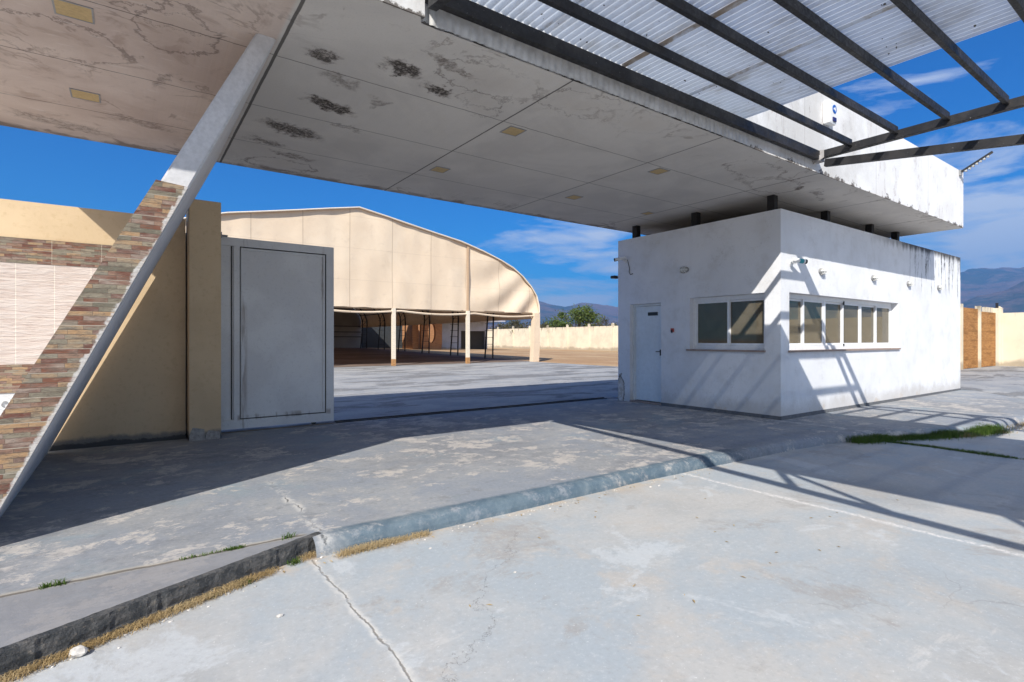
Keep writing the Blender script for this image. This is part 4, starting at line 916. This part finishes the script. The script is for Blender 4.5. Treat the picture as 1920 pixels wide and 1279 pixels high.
# ================================================================== VEGETATION
def tree(name, label, cat, x, y, h, wd, mat, seed, z0=0, leafn=2600, leaf=.16, group=None, bare=.25):
    rnd = random.Random(seed); t = thing(name, label, cat, (x, y, z0), group)
    b = MB(); cl = []; th = h*.3
    b.tube([(x, y, z0-.1), (x+.05*h*rnd.uniform(-1, 1)*.3, y, z0+th*.6), (x, y, z0+th)], [h*.035, h*.027, h*.022], 8)
    for k in range(11):
        a = 2*math.pi*k/11+rnd.uniform(-.3, .3); el = rnd.uniform(.35, 1.3); ln = h*rnd.uniform(.35, .62)
        e = Vector((math.cos(a)*math.cos(el)*wd*.55, math.sin(a)*math.cos(el)*wd*.55, math.sin(el)*ln)); st = Vector((x, y, z0+th*rnd.uniform(.7, 1))); mid = st+e*.5+Vector((0, 0, h*.05))
        en = st+e; en.z = min(en.z, z0+h*.93)
        b.tube([st, mid, en], [h*.014, h*.009, h*.003], 6); cl.append((en, rnd.uniform(.5, 1))); cl.append((mid.lerp(en, .5), rnd.uniform(.4, .8)))
        for q in range(3):
            e2 = en+Vector((rnd.uniform(-1, 1)*wd*.14, rnd.uniform(-1, 1)*wd*.14, rnd.uniform(0, .1)*h)); b.tube([mid.lerp(en, rnd.uniform(.3, .9)), e2], [h*.004, h*.0015], 5); cl.append((e2, rnd.uniform(.3, .7)))
    b.build('trunk', BARK, t)
    b = MB(); cr_ = wd*.16
    for k in range(leafn):
        c_, w_ = rnd.choice(cl)
        v = Vector((rnd.gauss(0, 1), rnd.gauss(0, 1), rnd.gauss(0, .8)))*cr_*w_*.75; p = c_+v
        if p.z < z0+th*.55: p.z = z0+th*.55+rnd.random()*.3
        n_ = Vector((rnd.uniform(-1, 1), rnd.uniform(-1, 1), rnd.uniform(-.3, 1))).normalized(); a_ = n_.orthogonal().normalized(); a_.rotate(Matrix.Rotation(rnd.uniform(0, 6.3), 3, n_)); c2 = n_.cross(a_); s_ = leaf*rnd.uniform(.5, 1.2)
        b.poly([p-a_*s_, p+c2*s_*.45, p+a_*s_, p-c2*s_*.45])
    b.build('crown', mat, t); return t
tree('field_tree', 'round olive green tree rising above the perimeter wall', 'tree', 50.8, 55.5, 6.4, 6.2, LEAF, 11, leafn=5200, leaf=.17)
gset = 'dusty trees behind the perimeter wall'
for i, (px, dist, h, wd_, lb) in enumerate(((1024, 84, 4.9, 4.2, 'low dusty tree just right of the tent edge above the wall'), (1122, 88, 5.0, 4.5, 'low dusty tree right of the round green tree'),
        (1148, 92, 4.6, 4.5, 'dusty tree above the wall beside the booth edge'), (985, 82, 4.9, 5.5, 'dusty tree seen under the tent fabric by its right corner'), (955, 88, 4.9, 5, 'dusty tree seen under the tent fabric farther left'), (1052, 95, 5.4, 5, 'dusty tree partly behind the round green tree'))):
    a = (px-960)/1002; tree('dusty_tree', lb, 'tree', dist*(.582+.813*a), dist*(.813-.582*a), h, wd_, LEAFD, 40+i, leafn=1700, leaf=.16, group=gset)
# trees across the street, seen only as reflections in the booth glass
for i, (x, y, h, wd_) in enumerate(((-17, 2, 7, 7), (-15, 5.2, 6, 5), (-19, -4, 7.5, 7), (6, -21, 6.5, 7), (13, -22, 7, 8), (20, -21, 6, 7))):
    tree('street_tree', 'leafy tree across the street reflected in the booth glass', 'tree', x, y, h, wd_, LEAFD, 70+i, z0=-.1, leafn=1500, leaf=.26, group='trees across the street')
def blades(name, mat, path, n, wdt, hgt, z0, seed, label=None, lean=.5, thr=-.12):
    rnd = random.Random(seed); b = MB()
    for k in range(n):
        s_ = rnd.random()*(len(path)-1); i = int(s_); f = s_-i; p = Vector(path[i]).lerp(Vector(path[i+1]), f)
        dens = mnoise.noise(Vector((p.x*2.2, p.y*2.2, seed)))
        if dens < thr+rnd.random()*.15: continue
        q = Vector((p.x+rnd.gauss(0, wdt), p.y+rnd.gauss(0, wdt), z0)); a = rnd.uniform(0, 6.28); h = hgt*rnd.uniform(.35, 1)*(1+dens); l_ = Vector((math.cos(a), math.sin(a), 0))*h*rnd.uniform(.2, 1)*lean*2; w_ = Vector((-math.sin(a), math.cos(a), 0))*rnd.uniform(.0012, .0028)*(.6 if mat is STRAW and z0 < -.1 and hgt < .06 else 1)
        m_ = q+l_*.4+Vector((0, 0, h*.65)); e = q+l_+Vector((0, 0, h*(1-lean*.4)))
        v = [b.bm.verts.new(c) for c in (q-w_, q+w_, m_+w_*.8, m_-w_*.8, e)]; b.bm.faces.new(v[:4]); b.bm.faces.new((v[3], v[2], v[4]))
    return b.build(name, mat, None, kind='stuff', label=label, category='grass') if 0 else b.build(name, mat, None, kind='stuff', label=label)
kp = lambda t, o=0: (P0k.lerp(P1k, t).x+.388*o, P0k.lerp(P1k, t).y-.922*o, 0)
P0k, P1k = Vector((.97, 3.635)), Vector((-4.5, 1.33))
blades('dry_grass', STRAW, [kp(t/20, .035) for t in range(0, 12)], 9500, .022, .042, RZ, 21, 'dry straw along the foot of the dark kerb', .95, -.22)
blades('dry_grass', STRAW, [(.9, 3.47, 0), (1.3, 3.49, 0), (1.75, 3.505, 0)], 3000, .022, .04, RZ, 22, 'dry straw at the start of the blue painted lip', .95)
blades('green_grass', GRASSM, [kp(.20, .05), kp(.225, .05)], 150, .014, .05, RZ, 23, 'green tuft at the foot of the kerb, mid way', .7)
for k, (t_, n_) in enumerate(((.02, 60), (.075, 60), (.105, 90))): blades('green_grass', GRASSM, [kp(t_, .05), kp(t_+.012, .05)], n_, .012, .04, RZ, 33+k, 'green tuft growing along the foot of the kerb', .7)
blades('green_grass', GRASSM, [(.72, 3.70, 0), (.86, 3.70, 0)], 260, .014, .045, .0, 24, 'green tuft at the right end of the seam', .7)
blades('green_grass', GRASSM, [(.25, 3.70, 0), (.58, 3.70, 0)], 420, .008, .03, .0, 27, 'small green weeds in the seam of the pavement', .7, -.3)
blades('green_grass', GRASSM, [(-.38, 3.70, 0), (-.28, 3.70, 0)], 90, .008, .03, .0, 28, 'small weed at the left of the pavement seam', .7)
blades('green_grass', GRASSM, [(.93, 2.02, RZ), (.95, 2.08, RZ)], 70, .012, .03, RZ, 29, 'weed in the road joint', .7)
gp = [(x, y-.17, 0) for x, y in ((8.1, 3.40), (8.6, 3.25), (9.2, 3.02), (9.7, 2.82), (10.2, 2.68), (10.8, 2.52))]
blades('green_grass', GRASSM, gp, 12000, .085, .12, RZ, 25, 'long green grass strip against the pavement edge', .6, -.9)
blades('dry_grass', STRAW, [(9.8, 2.58, 0), (11, 2.3, 0), (13.2, 2.2, 0), (16, 2.15, 0)], 5000, .09, .07, RZ, 26, 'dry grass strip along the far pavement edge', .8)
blades('green_grass', GRASSM, [(8.50, 2.95, 0), (8.56, 2.5, 0), (8.53, 2.0, 0), (8.56, 1.5, 0)], 2200, .03, .045, RZ, 30, 'weeds in the road joint on the right', .8, -.4)
b = MB(); b.sphere((-.185, 3.06, RZ+.02), .03, 2, (1.2, .9, .75), .35); b.build('stone', STONE, None, smooth=False, loc=(-.185, 3.06, RZ), label='pale stone lying in the straw below the dark kerb', category='stone')
rnd = random.Random(9)
for k, (x, y) in enumerate(((4.05, 3.38), (4.15, 3.36), (1.65, 3.25), (.62, 2.9), (1.9, 2.62))):
    b = MB(); r_ = rnd.uniform(.008, .016); b.sphere((x, y, RZ+r_*.4), r_, 1, (1.4, 1, .6), .4)
    b.build('pebble', STONE, None, loc=(x, y, RZ), label='tiny pale pebble lying on the road', category='pebble', group='pebbles on the road')

b = MB(); rnd = random.Random(17)
for k in range(420):
    if rnd.random() < .6: t_ = rnd.random()**.8*.95; q = P0k.lerp(P1k, t_); o = .03+abs(rnd.gauss(0, .05)); x, y = q.x+.388*o, q.y-.922*o
    else: x = rnd.uniform(1.1, 7.5); y = 3.52-abs(rnd.gauss(0, .05))
    r_ = rnd.uniform(.0025, .008); b.sphere((x, y, RZ+r_*.4), r_, 1, (rnd.uniform(.8, 1.6), 1, .6), .4)
b.build('grit', STONE, None, kind='stuff')
b = MB()
for k in range(70):
    x = rnd.uniform(.2, 5.5); y = rnd.uniform(1.6, 3.5) if rnd.random() < .5 else 3.5-abs(rnd.gauss(0, .06)); a = rnd.uniform(0, 3.14); l_ = rnd.uniform(.008, .022); c_, s_ = math.cos(a)*l_, math.sin(a)*l_; z = RZ+.004
    b.poly([(x-c_, y-s_, z), (x+s_*.35, y-c_*.35, z+.004), (x+c_, y+s_, z+.002), (x-s_*.35, y+c_*.35, z+.006)])
b.build('dead_leaves', STRAW, None, kind='stuff')
# ================================================================== HAZE
b = MB(); b.box(-7600, 11500, -3500, 9500, -1.2, 1350)
hz = b.build('haze', (lambda m: m)(bpy.data.materials.new('haze_air')), kind='stuff')
hm = hz.data.materials[0]; hm.use_nodes = True; t_ = hm.node_tree; t_.nodes.clear()
pvn = t_.nodes.new('ShaderNodeVolumePrincipled'); pvn.inputs['Color'].default_value = (.16, .46, 1, 1); pvn.inputs['Density'].default_value = 1.2e-4; pvn.inputs['Anisotropy'].default_value = .1
mo = t_.nodes.new('ShaderNodeOutputMaterial'); t_.links.new(pvn.outputs[0], mo.inputs['Volume'])
